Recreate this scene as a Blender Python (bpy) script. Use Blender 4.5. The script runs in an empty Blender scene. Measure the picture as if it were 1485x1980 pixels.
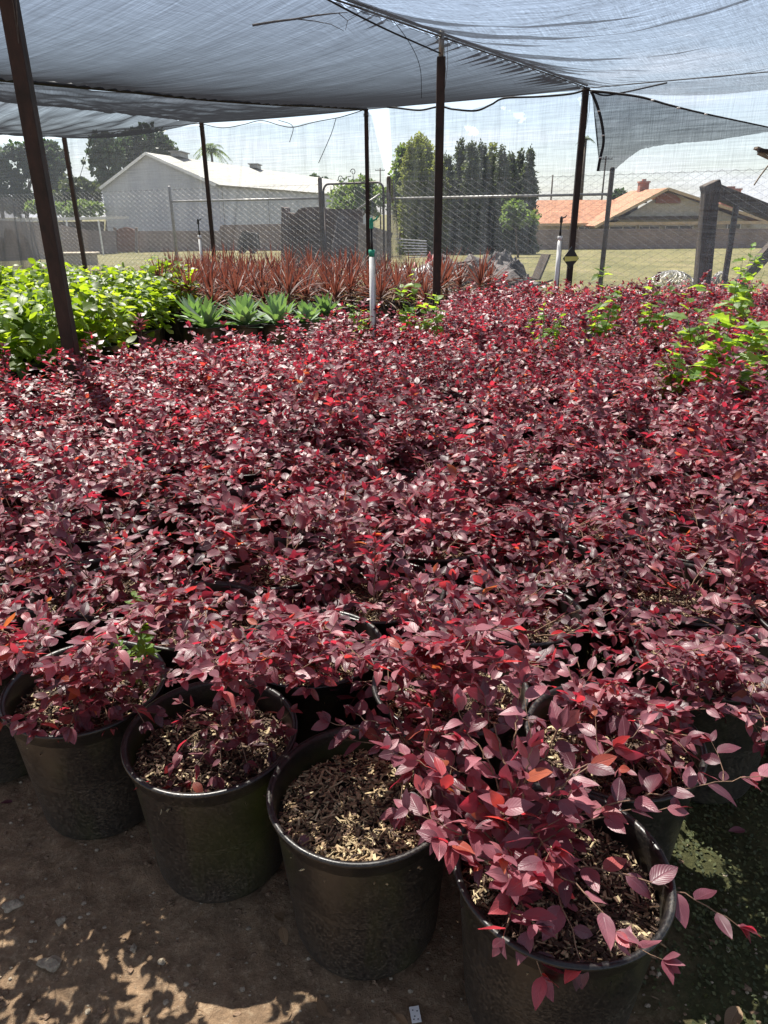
import bpy, math, random
import numpy as np
from mathutils import Vector, noise

# ------------------------------------------------------------------ camera, sky, sun, exposure
sc = bpy.context.scene
COL = sc.collection
R = math.radians
PITCH, ROLL, FPX, EYE = R(22.85), 0.0086, 1373.0, 1.6
cam_d = bpy.data.cameras.new('camera'); cam = bpy.data.objects.new('camera', cam_d); COL.objects.link(cam)
cam.location = (0, 0, EYE)
cam_d.sensor_fit = 'VERTICAL'; cam_d.sensor_height = 24.0; cam_d.lens = FPX / 1980 * 24.0
cam_d.clip_start = 0.05; cam_d.clip_end = 3000
from mathutils import Matrix
cam.rotation_mode = 'QUATERNION'
cam.rotation_quaternion = (Matrix.Rotation(math.pi / 2 - PITCH, 3, 'X') @ Matrix.Rotation(-ROLL, 3, 'Z')).to_quaternion()
sc.camera = cam

SUN_EL, SUN_AZ = R(60), R(-29)      # azimuth measured from +Y towards +X
wd = bpy.data.worlds.new('World'); sc.world = wd; wd.use_nodes = True
nt = wd.node_tree; nt.nodes.clear()
def wn(t, **k):
    n = nt.nodes.new(t)
    for a, b in k.items(): setattr(n, a, b)
    return n
sky = wn('ShaderNodeTexSky', sky_type='NISHITA', sun_disc=False, sun_elevation=SUN_EL, sun_rotation=SUN_AZ,
         air_density=1.0, dust_density=.7, ozone_density=1.6)
tc = wn('ShaderNodeTexCoord'); mp = wn('ShaderNodeMapping'); mp.inputs['Scale'].default_value = (1.2, 1.2, 9.0)
nz = wn('ShaderNodeTexNoise'); nz.inputs['Scale'].default_value = 2.2; nz.inputs['Detail'].default_value = 7; nz.inputs['Roughness'].default_value = .6
rp = wn('ShaderNodeValToRGB'); rp.color_ramp.elements[0].position = .36; rp.color_ramp.elements[1].position = .66
sep = wn('ShaderNodeSeparateXYZ')
hz = wn('ShaderNodeMapRange'); hz.inputs[1].default_value = 0.0; hz.inputs[2].default_value = .42; hz.inputs[3].default_value = .9; hz.inputs[4].default_value = .0
mul = wn('ShaderNodeMath', operation='MULTIPLY')
mx = wn('ShaderNodeMix', data_type='RGBA'); mx.inputs[7].default_value = (7.6, 7.9, 8.8, 1)
bg = wn('ShaderNodeBackground'); bg.inputs['Strength'].default_value = .049
wo = wn('ShaderNodeOutputWorld')
L = nt.links.new
L(tc.outputs['Generated'], mp.inputs[0]); L(mp.outputs[0], nz.inputs[0]); L(nz.outputs[0], rp.inputs[0])
L(tc.outputs['Generated'], sep.inputs[0]); L(sep.outputs[2], hz.inputs[0])
L(rp.outputs[0], mul.inputs[0]); L(hz.outputs[0], mul.inputs[1]); fl = wn('ShaderNodeMath', operation='MAXIMUM'); fl.inputs[1].default_value = .30; L(mul.outputs[0], fl.inputs[0]); L(fl.outputs[0], mx.inputs[0])
L(sky.outputs[0], mx.inputs[6]); L(mx.outputs[2], bg.inputs[0]); L(bg.outputs[0], wo.inputs[0])

sun_d = bpy.data.lights.new('sun', 'SUN'); sun = bpy.data.objects.new('sun', sun_d); COL.objects.link(sun)
sun_d.energy = 5.0; sun_d.angle = R(.5); sun_d.color = (1, .955, .87)
sdir = Vector((math.sin(SUN_AZ) * math.cos(SUN_EL), math.cos(SUN_AZ) * math.cos(SUN_EL), math.sin(SUN_EL)))
sun.rotation_mode = 'QUATERNION'; sun.rotation_quaternion = sdir.to_track_quat('Z', 'Y')
sc.view_settings.view_transform = 'Standard'; sc.view_settings.look = 'None'
sc.view_settings.exposure = 1.85; sc.view_settings.gamma = 1
sc.render.engine = 'CYCLES'
sc.cycles.transparent_max_bounces = 16; sc.cycles.max_bounces = 8
sc.cycles.use_denoising = True

# ------------------------------------------------------------------ pixel ray helpers (used to read real positions off the photograph)
_fw = np.array([0, math.cos(PITCH), -math.sin(PITCH)]); _r = np.array([1., 0, 0]); _u = np.cross(_r, _fw)
def ray(x, y):
    X = x - 742.5; Y = -(y - 990); c, s = math.cos(ROLL), math.sin(ROLL)
    return _fw * FPX + _r * (c * X + s * Y) + _u * (-s * X + c * Y)
def atz(x, y, z):
    d = ray(x, y); t = (z - EYE) / d[2]; return Vector((d[0] * t, d[1] * t, z))
def aty(x, y, Y):
    d = ray(x, y); t = Y / d[1]; return Vector((d[0] * t, Y, EYE + d[2] * t))
def onp(x, y, Q, D):
    """pixel ray met with the vertical plane through Q along D"""
    d = ray(x, y); n = (-D[1], D[0]); t = (Q[0] * n[0] + Q[1] * n[1]) / (d[0] * n[0] + d[1] * n[1])
    return Vector((d[0] * t, d[1] * t, EYE + d[2] * t))
def gz(Y):
    return 0.0 if Y < 16 else max(-2.4, -.0353 * (Y - 16))

# ------------------------------------------------------------------ object helpers
def tag(o, label=None, cat=None, group=None, kind=None):
    if label: o['label'] = label
    if cat: o['category'] = cat
    if group: o['group'] = group
    if kind: o['kind'] = kind
    return o
def thing(name, label, cat, loc=(0, 0, 0), rz=0, group=None):
    o = bpy.data.objects.new(name, None); COL.objects.link(o); o.location = loc; o.rotation_euler = (0, 0, rz)
    o.empty_display_size = .1
    return tag(o, label, cat, group)
def mesh(name, v, f, uv=None, smooth=True):
    m = bpy.data.meshes.new(name)
    m.from_pydata([tuple(map(float, p)) for p in v], [], [tuple(map(int, q)) for q in f])
    if smooth: m.polygons.foreach_set('use_smooth', [True] * len(m.polygons))
    if uv is not None:
        l = m.uv_layers.new(name='UVMap'); vi = np.empty(len(m.loops), dtype=np.int32); m.loops.foreach_get('vertex_index', vi)
        l.data.foreach_set('uv', np.asarray(uv, dtype=np.float32)[vi].ravel())
    m.update(); return m
def qmesh(name, v, q, uv=None, smooth=True):
    """numpy vertices and quads"""
    m = bpy.data.meshes.new(name); v = np.asarray(v, np.float32); q = np.asarray(q, np.int32)
    m.vertices.add(len(v)); m.vertices.foreach_set('co', v.ravel())
    m.loops.add(q.size); m.loops.foreach_set('vertex_index', q.ravel())
    m.polygons.add(len(q)); m.polygons.foreach_set('loop_start', np.arange(0, q.size, q.shape[1], dtype=np.int32))
    m.polygons.foreach_set('use_smooth', np.full(len(q), smooth))
    if uv is not None:
        l = m.uv_layers.new(name='UVMap'); l.data.foreach_set('uv', np.asarray(uv, np.float32)[q.ravel()].ravel())
    m.update(calc_edges=True); return m
def obj(name, m, mat, parent=None, loc=None, rz=0):
    o = bpy.data.objects.new(name, m); COL.objects.link(o)
    if mat and not m.materials: m.materials.append(mat)
    if parent: o.parent = parent
    if loc is not None: o.location = loc
    if rz: o.rotation_euler = (0, 0, rz)
    return o
def dup(root, loc, rz=0, scale=1, label=None):
    r = root.copy(); COL.objects.link(r); r.location = loc; r.rotation_euler = (0, 0, rz); r.scale = (scale,) * 3
    if label: r['label'] = label
    for ch in root.children:
        c = ch.copy(); COL.objects.link(c); c.parent = r
        for g in ch.children:
            d = g.copy(); COL.objects.link(d); d.parent = c
    return r
class MB:
    def __init__(s): s.v = []; s.f = []; s.uv = []
    def add(s, v, f):
        b = len(s.v); s.v += [tuple(p) for p in v]; s.f += [tuple(i + b for i in q) for q in f]
    def box(s, c, d, rot=None):
        c = Vector(c); v = [Vector((x * d[0] / 2, y * d[1] / 2, z * d[2] / 2)) for x in (-1, 1) for y in (-1, 1) for z in (-1, 1)]
        if rot is not None: v = [rot @ p for p in v]
        s.add([c + p for p in v], [(0, 1, 3, 2), (4, 6, 7, 5), (0, 4, 5, 1), (2, 3, 7, 6), (0, 2, 6, 4), (1, 5, 7, 3)])
    def beam(s, a, b, w, h=None, up=(0, 0, 1)):
        a, b = Vector(a), Vector(b); h = h or w; d = (b - a).normalized(); u = Vector(up)
        if abs(d.dot(u)) > .98: u = Vector((0, 1, 0))
        x = d.cross(u).normalized(); y = x.cross(d).normalized(); m = Matrix((x, y, d)).transposed()
        s.box((a + b) / 2, (w, h, (b - a).length), m)
    def tube(s, pts, r, n=8, cap=True):
        pts = [Vector(p) for p in pts]; k = len(pts); rs = r if isinstance(r, (list, tuple)) else [r] * k
        v = []; prev = None
        for i, p in enumerate(pts):
            d = (pts[min(i + 1, k - 1)] - pts[max(i - 1, 0)])
            d = d.normalized() if d.length > 1e-9 else Vector((0, 0, 1))
            if prev is None: x = d.orthogonal().normalized()
            else:
                x = prev - d * prev.dot(d); x = x.normalized() if x.length > 1e-6 else d.orthogonal().normalized()
            prev = x; y = d.cross(x)
            for j in range(n):
                a = 2 * math.pi * j / n; v.append(p + (x * math.cos(a) + y * math.sin(a)) * rs[i])
        f = [(i * n + j, i * n + (j + 1) % n, (i + 1) * n + (j + 1) % n, (i + 1) * n + j) for i in range(k - 1) for j in range(n)]
        if cap: f += [tuple(range(n))[::-1], tuple((k - 1) * n + j for j in range(n))]
        s.add(v, f)
    def lathe(s, prof, n=48, c=(0, 0, 0), wob=None):
        v = []; k = len(prof)
        for i, (r, z) in enumerate(prof):
            for j in range(n):
                a = 2 * math.pi * j / n; w = 1 if wob is None else wob(a, z)
                v.append((c[0] + r * w * math.cos(a), c[1] + r * w * math.sin(a), c[2] + z))
        s.add(v, [(i * n + j, i * n + (j + 1) % n, (i + 1) * n + (j + 1) % n, (i + 1) * n + j) for i in range(k - 1) for j in range(n)])
    def poly(s, pts, t=None):
        """flat polygon, extruded along vector t"""
        if t is None: s.add(pts, [tuple(range(len(pts)))]); return
        n = len(pts); t = Vector(t); q = [Vector(p) for p in pts] + [Vector(p) + t for p in pts]
        s.add(q, [tuple(range(n)), tuple(range(2 * n - 1, n - 1, -1))] + [(i, (i + 1) % n, n + (i + 1) % n, n + i) for i in range(n)])
    def build(s, name, mat, parent=None, smooth=False, bevel=0, loc=None):
        o = obj(name, mesh(name, s.v, s.f, smooth=smooth), mat, parent, loc)
        if bevel:
            b = o.modifiers.new('bevel', 'BEVEL'); b.width = bevel; b.segments = 2; b.limit_method = 'ANGLE'
        return o

# ------------------------------------------------------------------ materials
def newmat(name):
    m = bpy.data.materials.new(name); m.use_nodes = True; t = m.node_tree; t.nodes.clear()
    def N(ty, ins=None, **k):
        n = t.nodes.new(ty)
        for a, b in k.items(): setattr(n, a, b)
        for a, b in (ins or {}).items():
            s = n.inputs[a]
            if isinstance(b, bpy.types.NodeSocket): t.links.new(b, s)
            else: s.default_value = b
        return n
    return m, N
def ramp(N, fac, stops, interp='LINEAR'):
    n = N('ShaderNodeValToRGB', {0: fac}); cr = n.color_ramp; cr.interpolation = interp
    while len(cr.elements) < len(stops): cr.elements.new(.5)
    for e, (p, c) in zip(cr.elements, stops):
        e.position = p; e.color = (*c, 1) if len(c) == 3 else c
    return n.outputs[0]
def mixc(N, f, a, b, mode='MIX'):
    n = N('ShaderNodeMix', {0: f, 6: a if isinstance(a, bpy.types.NodeSocket) else (*a, 1), 7: b if isinstance(b, bpy.types.NodeSocket) else (*b, 1)}, data_type='RGBA', blend_type=mode)
    return n.outputs[2]
def out(N, s): N('ShaderNodeOutputMaterial', {0: s})
def coord(N, scale=(1, 1, 1), kind='Object'):
    return N('ShaderNodeMapping', {0: N('ShaderNodeTexCoord').outputs[kind], 3: scale}).outputs[0]
def simple(name, c1, c2=None, rough=.7, scale=8, stretch=(1, 1, 1), bump=.2, metal=0, spec=.4, detail=6, bscale=None, stops=(.35, .65), kind='Object', dist=.01):
    m, N = newmat(name); co = coord(N, stretch, kind)
    n = N('ShaderNodeTexNoise', {'Vector': co, 'Scale': scale, 'Detail': detail, 'Roughness': .6}).outputs[0]
    col = ramp(N, n, [(stops[0], c1), (stops[1], c2 or c1)])
    n2 = N('ShaderNodeTexNoise', {'Vector': co, 'Scale': bscale or scale * 4, 'Detail': 5}).outputs[0]
    b = N('ShaderNodeBump', {'Strength': bump, 'Distance': dist, 'Height': n2}).outputs[0]
    p = N('ShaderNodeBsdfPrincipled', {'Base Color': col, 'Roughness': rough, 'Metallic': metal, 'Specular IOR Level': spec, 'Normal': b})
    out(N, p.outputs[0]); return m
def leafmat(name, stops, trans, tmix=.35, rough=.42, veins=.35, spec=.5, tcol_stops=None, bump=.5, weight=.0):
    """colour varies leaf by leaf; light passes through the blade; veins raised along the UVs"""
    m, N = newmat(name)
    rnd = N('ShaderNodeNewGeometry').outputs['Random Per Island']
    col = ramp(N, rnd, stops)
    oi = N('ShaderNodeObjectInfo').outputs['Random']
    hs = N('ShaderNodeHueSaturation', {0: .5, 1: 1.0, 2: N('ShaderNodeMapRange', {0: oi, 3: .62, 4: 1.34}).outputs[0], 4: col}).outputs[0]
    uv = N('ShaderNodeUVMap').outputs[0]; sx = N('ShaderNodeSeparateXYZ', {0: uv})
    # u 0..1 across, v along : midrib + slanted side veins
    au = N('ShaderNodeMath', {0: N('ShaderNodeMath', {0: sx.outputs[0], 1: .5}, operation='SUBTRACT').outputs[0]}, operation='ABSOLUTE').outputs[0]
    ph = N('ShaderNodeMath', {0: N('ShaderNodeMath', {0: sx.outputs[1], 1: 27.0}, operation='MULTIPLY').outputs[0],
                              1: N('ShaderNodeMath', {0: au, 1: 20.0}, operation='MULTIPLY').outputs[0]}, operation='SUBTRACT').outputs[0]
    sv = N('ShaderNodeMath', {0: N('ShaderNodeMath', {0: ph}, operation='SINE').outputs[0], 1: 4.0}, operation='POWER').outputs[0]
    mid = N('ShaderNodeMapRange', {0: au, 1: 0.0, 2: .05, 3: 1.0, 4: 0.0}).outputs[0]
    vein = N('ShaderNodeMath', {0: mid, 1: N('ShaderNodeMath', {0: sv, 1: .22}, operation='MULTIPLY').outputs[0]}, operation='MAXIMUM').outputs[0]
    hs = mixc(N, N('ShaderNodeMath', {0: vein, 1: veins}, operation='MULTIPLY').outputs[0], hs, tuple(min(1, c * 1.6 + .02) for c in stops[len(stops) // 2][1]))
    b = N('ShaderNodeBump', {'Strength': bump, 'Distance': .002, 'Height': vein}); b.invert = True
    p = N('ShaderNodeBsdfPrincipled', {'Base Color': hs, 'Roughness': rough, 'Specular IOR Level': spec, 'Normal': b.outputs[0], 'Sheen Weight': weight, 'Sheen Roughness': .5}).outputs[0]
    r2 = N('ShaderNodeMath', {0: N('ShaderNodeMath', {0: rnd, 1: 7.31}, operation='MULTIPLY').outputs[0]}, operation='FRACT').outputs[0]
    tcol = ramp(N, r2, trans)
    tr = N('ShaderNodeBsdfTranslucent', {0: tcol}).outputs[0]
    out(N, N('ShaderNodeMixShader', {0: tmix, 1: p, 2: tr}).outputs[0]); return m
M = {}
M['purple'] = leafmat('purple_leaf', [(0, (.045, .014, .023)), (.3, (.110, .033, .049)), (.55, (.190, .064, .084)), (.8, (.275, .112, .136)), (.965, (.30, .050, .062)), (1, (.36, .09, .035))],
                      [(0, (.15, .018, .03)), (.45, (.34, .026, .05)), (.75, (.80, .05, .095)), (.965, (.9, .08, .07)), (1, (.95, .26, .06))], tmix=.37, rough=.42, spec=.65, veins=.2, bump=.4)
M['lime'] = leafmat('green_leaf', [(0, (.035, .075, .010)), (.5, (.075, .13, .015)), (1, (.14, .20, .025))], [(0, (.16, .28, .01)), (.5, (.42, .58, .02)), (1, (.62, .74, .05))], tmix=.48, rough=.45)
M['mosscover'] = leafmat('ground_cover_leaf', [(0, (.035, .045, .018)), (.5, (.07, .085, .03)), (1, (.13, .14, .05))], [(0, (.1, .14, .03)), (1, (.2, .24, .06))], tmix=.25, rough=.7)
M['weed'] = leafmat('weed_leaf', [(0, (.07, .16, .03)), (.5, (.12, .23, .04)), (1, (.18, .30, .05))], [(0, (.35, .55, .03)), (1, (.6, .75, .08))], tmix=.5, rough=.5)
M['agave'] = leafmat('agave_leaf', [(0, (.13, .20, .12)), (1, (.25, .32, .22))], [(0, (.16, .34, .05)), (1, (.28, .46, .09))], tmix=.3, rough=.55, veins=.1, bump=.1)
M['cordy'] = leafmat('bronze_blade', [(0, (.065, .022, .018)), (.5, (.115, .042, .032)), (.85, (.19, .095, .075)), (1, (.36, .27, .19))], [(0, (.20, .045, .03)), (1, (.34, .11, .07))], tmix=.3, rough=.55, veins=.1, bump=.15)
M['olive'] = leafmat('olive_conifer_leaf', [(0, (.07, .09, .015)), (.6, (.15, .17, .035)), (1, (.25, .27, .06))], [(0, (.14, .18, .03)), (1, (.35, .38, .07))], tmix=.35, rough=.7, veins=0, bump=0)
M['dark'] = leafmat('dark_tree_leaf', [(0, (.022, .038, .018)), (.6, (.045, .07, .032)), (1, (.075, .10, .05))], [(0, (.05, .10, .03)), (1, (.10, .16, .05))], tmix=.25, rough=.6, veins=0, bump=0)
M['cyp'] = leafmat('conifer_leaf', [(0, (.022, .035, .014)), (.6, (.04, .06, .02)), (1, (.085, .105, .03))], [(0, (.06, .09, .02)), (1, (.14, .17, .04))], tmix=.25, rough=.7, veins=0, bump=0)
M['bushy'] = leafmat('bush_leaf', [(0, (.05, .10, .02)), (.6, (.09, .15, .03)), (1, (.15, .2, .05))], [(0, (.15, .25, .04)), (1, (.3, .4, .06))], tmix=.35, rough=.6, veins=0, bump=0)
M['dry'] = leafmat('dry_leaf', [(0, (.16, .09, .05)), (.6, (.28, .18, .10)), (1, (.36, .27, .17))], [(0, (.3, .18, .08)), (1, (.4, .28, .14))], tmix=.2, rough=.7)
M['twig'] = simple('twig_bark', (.10, .05, .035), (.26, .16, .10), scale=60, rough=.7)
M['greenstem'] = simple('green_stem', (.12, .2, .05), (.2, .3, .08), scale=40, rough=.6)
M['bark'] = simple('tree_bark', (.06, .045, .035), (.14, .11, .085), scale=5, stretch=(1, 1, .2), rough=.9, bump=.6, dist=.05)
M['wood'] = simple('weathered_wood', (.03, .021, .016), (.10, .075, .058), scale=9, stretch=(1, 1, .12), rough=.9, bump=.7, dist=.01)
M['plank'] = simple('grey_board', (.18, .15, .12), (.36, .31, .25), scale=9, stretch=(1, .2, 1), rough=.9, bump=.4)
M['rust'] = simple('rusty_pipe', (.016, .011, .010), (.045, .024, .019), scale=14, stretch=(1, 1, .4), rough=.55, bump=.3, metal=.3)
M['galv'] = simple('galvanised_pipe', (.20, .195, .185), (.34, .33, .31), scale=12, rough=.5, bump=.1, metal=.5)
M['wire'] = simple('fence_wire', (.13, .125, .12), (.22, .21, .2), scale=3, rough=.5, metal=.6, bump=0)
M['pvc'] = simple('white_pvc', (.62, .62, .60), (.78, .78, .77), scale=6, rough=.4, bump=.05)
M['tape'] = simple('green_tape', (.01, .22, .13), (.02, .32, .2), scale=20, rough=.45)
M['blackplastic'] = simple('black_plastic', (.012, .012, .013), (.02, .02, .021), rough=.4, scale=10)
M['rope'] = simple('black_hem', (.010, .010, .012), (.022, .022, .025), scale=40, rough=.8)
M['ropegrey'] = simple('old_cord', (.06, .055, .05), (.13, .12, .11), scale=30, rough=.85)
M['siding'] = simple('pale_metal_siding', (.43, .45, .49), (.52, .53, .56), scale=.8, stretch=(1, 1, .3), rough=.6, bump=0, detail=3)
M['roofpale'] = simple('pale_metal_roof', (.50, .48, .43), (.62, .60, .55), scale=.5, rough=.6, bump=0)
M['stone'] = simple('stone', (.22, .18, .13), (.42, .35, .26), scale=20, rough=.9, bump=.8)
M['clod'] = simple('dry_soil_clod', (.11, .07, .045), (.27, .18, .115), scale=30, rough=.95, bump=.8)
M['white'] = simple('white_paint', (.68, .67, .65), (.8, .79, .77), scale=4, rough=.6, bump=.05)
M['cream'] = simple('cream_stucco', (.40, .35, .26), (.50, .44, .33), scale=1.5, rough=.85, bump=.2)
M['tan'] = simple('tan_trim', (.42, .30, .17), (.52, .38, .22), scale=2, rough=.7)
M['brownvent'] = simple('brown_shingle', (.18, .07, .045), (.27, .11, .07), scale=6, rough=.9)
M['window'] = simple('dark_glass', (.02, .022, .026), (.05, .05, .06), scale=.7, rough=.15, spec=.6, bump=0)
M['redpaint'] = simple('red_paint', (.28, .03, .035), (.4, .05, .05), scale=3, rough=.4)
M['tarp'] = simple('grey_tarp', (.035, .028, .026), (.085, .07, .066), scale=3, rough=.75, bump=.7, dist=.05)
M['tarpgrey'] = simple('pale_grey_tarp', (.045, .038, .038), (.10, .088, .085), scale=3, rough=.75, bump=.9, dist=.08)
M['rustsheet'] = simple('rusty_sheet', (.045, .026, .02), (.10, .062, .048), scale=2.5, stretch=(.3, 1, 2.5), rough=.85, bump=.5)
M['foil'] = simple('pale_plastic_sheet', (.45, .45, .44), (.7, .7, .69), scale=2, rough=.35, bump=.8, dist=.05)
M['yellow'] = simple('yellow_plastic', (.6, .55, .12), (.7, .66, .2), scale=4, rough=.5)

def tilemat(name, c1, c2, mortar, sx, sy, kind='Object', rough=.85, off=.5):
    m, N = newmat(name); co = coord(N, (1, 1, 1), kind)
    s = N('ShaderNodeSeparateXYZ', {0: co}); hx = N('ShaderNodeMath', {0: s.outputs[0], 1: s.outputs[1]}, operation='ADD').outputs[0]
    cv = N('ShaderNodeCombineXYZ', {0: hx, 1: s.outputs[2]}).outputs[0]
    b = N('ShaderNodeTexBrick', {'Vector': cv, 'Color1': (*c1, 1), 'Color2': (*c2, 1), 'Mortar': (*mortar, 1), 'Scale': 1.0, 'Mortar Size': .012, 'Brick Width': sx, 'Row Height': sy}, offset=off)
    n = N('ShaderNodeTexNoise', {'Vector': co, 'Scale': .8, 'Detail': 6}).outputs[0]
    c = mixc(N, .6, b.outputs[0], ramp(N, n, [(.3, (.55, .55, .55)), (.7, (1, 1, 1))]), 'MULTIPLY')
    bp = N('ShaderNodeBump', {'Strength': .4, 'Distance': .02, 'Height': b.outputs['Fac']}); bp.invert = True
    out(N, N('ShaderNodeBsdfPrincipled', {'Base Color': c, 'Roughness': rough, 'Normal': bp.outputs[0]}).outputs[0]); return m
M['block'] = tilemat('block_wall', (.26, .19, .165), (.31, .235, .20), (.19, .15, .135), .4, .2)
M['chimney'] = tilemat('red_brick', (.33, .10, .07), (.42, .15, .10), (.3, .22, .18), .22, .075)
M['rooftile'] = simple('orange_roof_tile', (.22, .09, .045), (.35, .165, .09), scale=2.2, rough=.85, bump=.6, dist=.06)

def ribbed(name, c1, c2, scale, kind='UV', axis='X'):
    m, N = newmat(name); uv = N('ShaderNodeUVMap').outputs[0]
    w = N('ShaderNodeTexWave', {'Vector': uv, 'Scale': scale}, bands_direction=axis).outputs['Fac']
    n = N('ShaderNodeTexNoise', {'Vector': coord(N, (1, 1, .3)), 'Scale': .5, 'Detail': 5}).outputs[0]
    c = ramp(N, n, [(.35, c1), (.65, c2)])
    c = mixc(N, N('ShaderNodeMapRange', {0: w, 1: .0, 2: .12, 3: .35, 4: 0.0}).outputs[0], c, tuple(x * .45 for x in c1))
    b = N('ShaderNodeBump', {'Strength': .6, 'Distance': .04, 'Height': w}).outputs[0]
    out(N, N('ShaderNodeBsdfPrincipled', {'Base Color': c, 'Roughness': .55, 'Normal': b}).outputs[0]); return m
M['sidingrib'] = ribbed('ribbed_siding', (.48, .49, .53), (.56, .565, .59), 5.5)
M['roofrib'] = ribbed('ribbed_roof', (.26, .25, .215), (.33, .315, .275), 9)

# pot plastic with clinging dust and scratches
def potmat():
    m, N = newmat('nursery_pot_plastic'); co = coord(N)
    oi = N('ShaderNodeObjectInfo').outputs['Random']
    off = N('ShaderNodeVectorMath', {0: co, 1: N('ShaderNodeCombineXYZ', {0: oi, 1: oi}).outputs[0]}, operation='ADD').outputs[0]
    big = N('ShaderNodeTexNoise', {'Vector': off, 'Scale': 7, 'Detail': 4, 'Roughness': .6}).outputs[0]
    fine = N('ShaderNodeTexNoise', {'Vector': N('ShaderNodeMapping', {0: off, 3: (1, 1, 2.2)}).outputs[0], 'Scale': 120, 'Detail': 6, 'Roughness': .8}).outputs[0]
    scr = N('ShaderNodeTexVoronoi', {'Vector': N('ShaderNodeMapping', {0: off, 2: (.3, .2, .5), 3: (1, 1, 3.5)}).outputs[0], 'Scale': 55}, feature='DISTANCE_TO_EDGE').outputs[0]
    z = N('ShaderNodeSeparateXYZ', {0: co}).outputs[2]
    low = N('ShaderNodeMapRange', {0: z, 1: .38, 2: .0, 3: .08, 4: .42}).outputs[0]
    d = N('ShaderNodeMath', {0: N('ShaderNodeMath', {0: big, 1: fine}, operation='MULTIPLY').outputs[0], 1: low}, operation='ADD').outputs[0]
    dust = N('ShaderNodeMapRange', {0: d, 1: .25, 2: .85, 3: .0, 4: .8}).outputs[0]
    dust = N('ShaderNodeMath', {0: dust, 1: N('ShaderNodeMapRange', {0: fine, 1: .46, 2: .58, 3: .06, 4: 1.0}).outputs[0]}, operation='MULTIPLY').outputs[0]
    c = mixc(N, dust, (.006, .006, .007), (.15, .118, .085))
    alg = N('ShaderNodeTexNoise', {'Vector': N('ShaderNodeMapping', {0: off, 3: (1, 1, .25)}).outputs[0], 'Scale': 5, 'Detail': 5}).outputs[0]
    x = N('ShaderNodeSeparateXYZ', {0: co}).outputs[0]
    algm = N('ShaderNodeMath', {0: N('ShaderNodeMapRange', {0: alg, 1: .48, 2: .72, 3: 0.0, 4: .8}).outputs[0], 1: N('ShaderNodeMapRange', {0: z, 1: .40, 2: .36, 3: 0.0, 4: 1.0}).outputs[0]}, operation='MULTIPLY').outputs[0]
    c = mixc(N, algm, c, (.045, .055, .012))
    cr = N('ShaderNodeMath', {0: N('ShaderNodeMapRange', {0: scr, 1: 0.0, 2: .012, 3: .3, 4: 0.0}).outputs[0], 1: N('ShaderNodeMapRange', {0: big, 1: .5, 2: .6}).outputs[0]}, operation='MULTIPLY').outputs[0]
    c = mixc(N, cr, c, (.20, .17, .12))
    ro = N('ShaderNodeMapRange', {0: dust, 1: 0.0, 2: .4, 3: .32, 4: .75}).outputs[0]
    b = N('ShaderNodeBump', {'Strength': .06, 'Distance': .001, 'Height': fine}).outputs[0]
    out(N, N('ShaderNodeBsdfPrincipled', {'Base Color': c, 'Roughness': ro, 'Specular IOR Level': .5, 'Normal': b}).outputs[0]); return m
M['pot'] = potmat()
def chipmat(name='bark_chip', dim=1.0):
    m, N = newmat(name); rnd = N('ShaderNodeNewGeometry').outputs['Random Per Island']
    c = ramp(N, rnd, [(0, (.04, .022, .014)), (.22 if dim == 1 else .6, (.10, .055, .034)), (.42 if dim == 1 else .75, (.30 * dim, .20 * dim, .11 * dim)), (.8, (.48 * dim, .36 * dim, .20 * dim)), (1, (.64, .53, .32))])
    n = N('ShaderNodeTexNoise', {'Vector': coord(N), 'Scale': 160, 'Detail': 3}).outputs[0]
    c = mixc(N, .5, c, ramp(N, n, [(.3, (.5, .5, .5)), (.7, (1, 1, 1))]), 'MULTIPLY')
    out(N, N('ShaderNodeBsdfPrincipled', {'Base Color': c, 'Roughness': .8}).outputs[0]); return m
M['chip'] = chipmat(); M['chipdark'] = chipmat('dark_bark_chip', .7)  # darker chip mix, used in every pot but the bare front one
M['soil'] = simple('dark_potting_soil', (.018, .012, .009), (.05, .034, .024), scale=60, rough=.95, bump=1, dist=.01)

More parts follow.
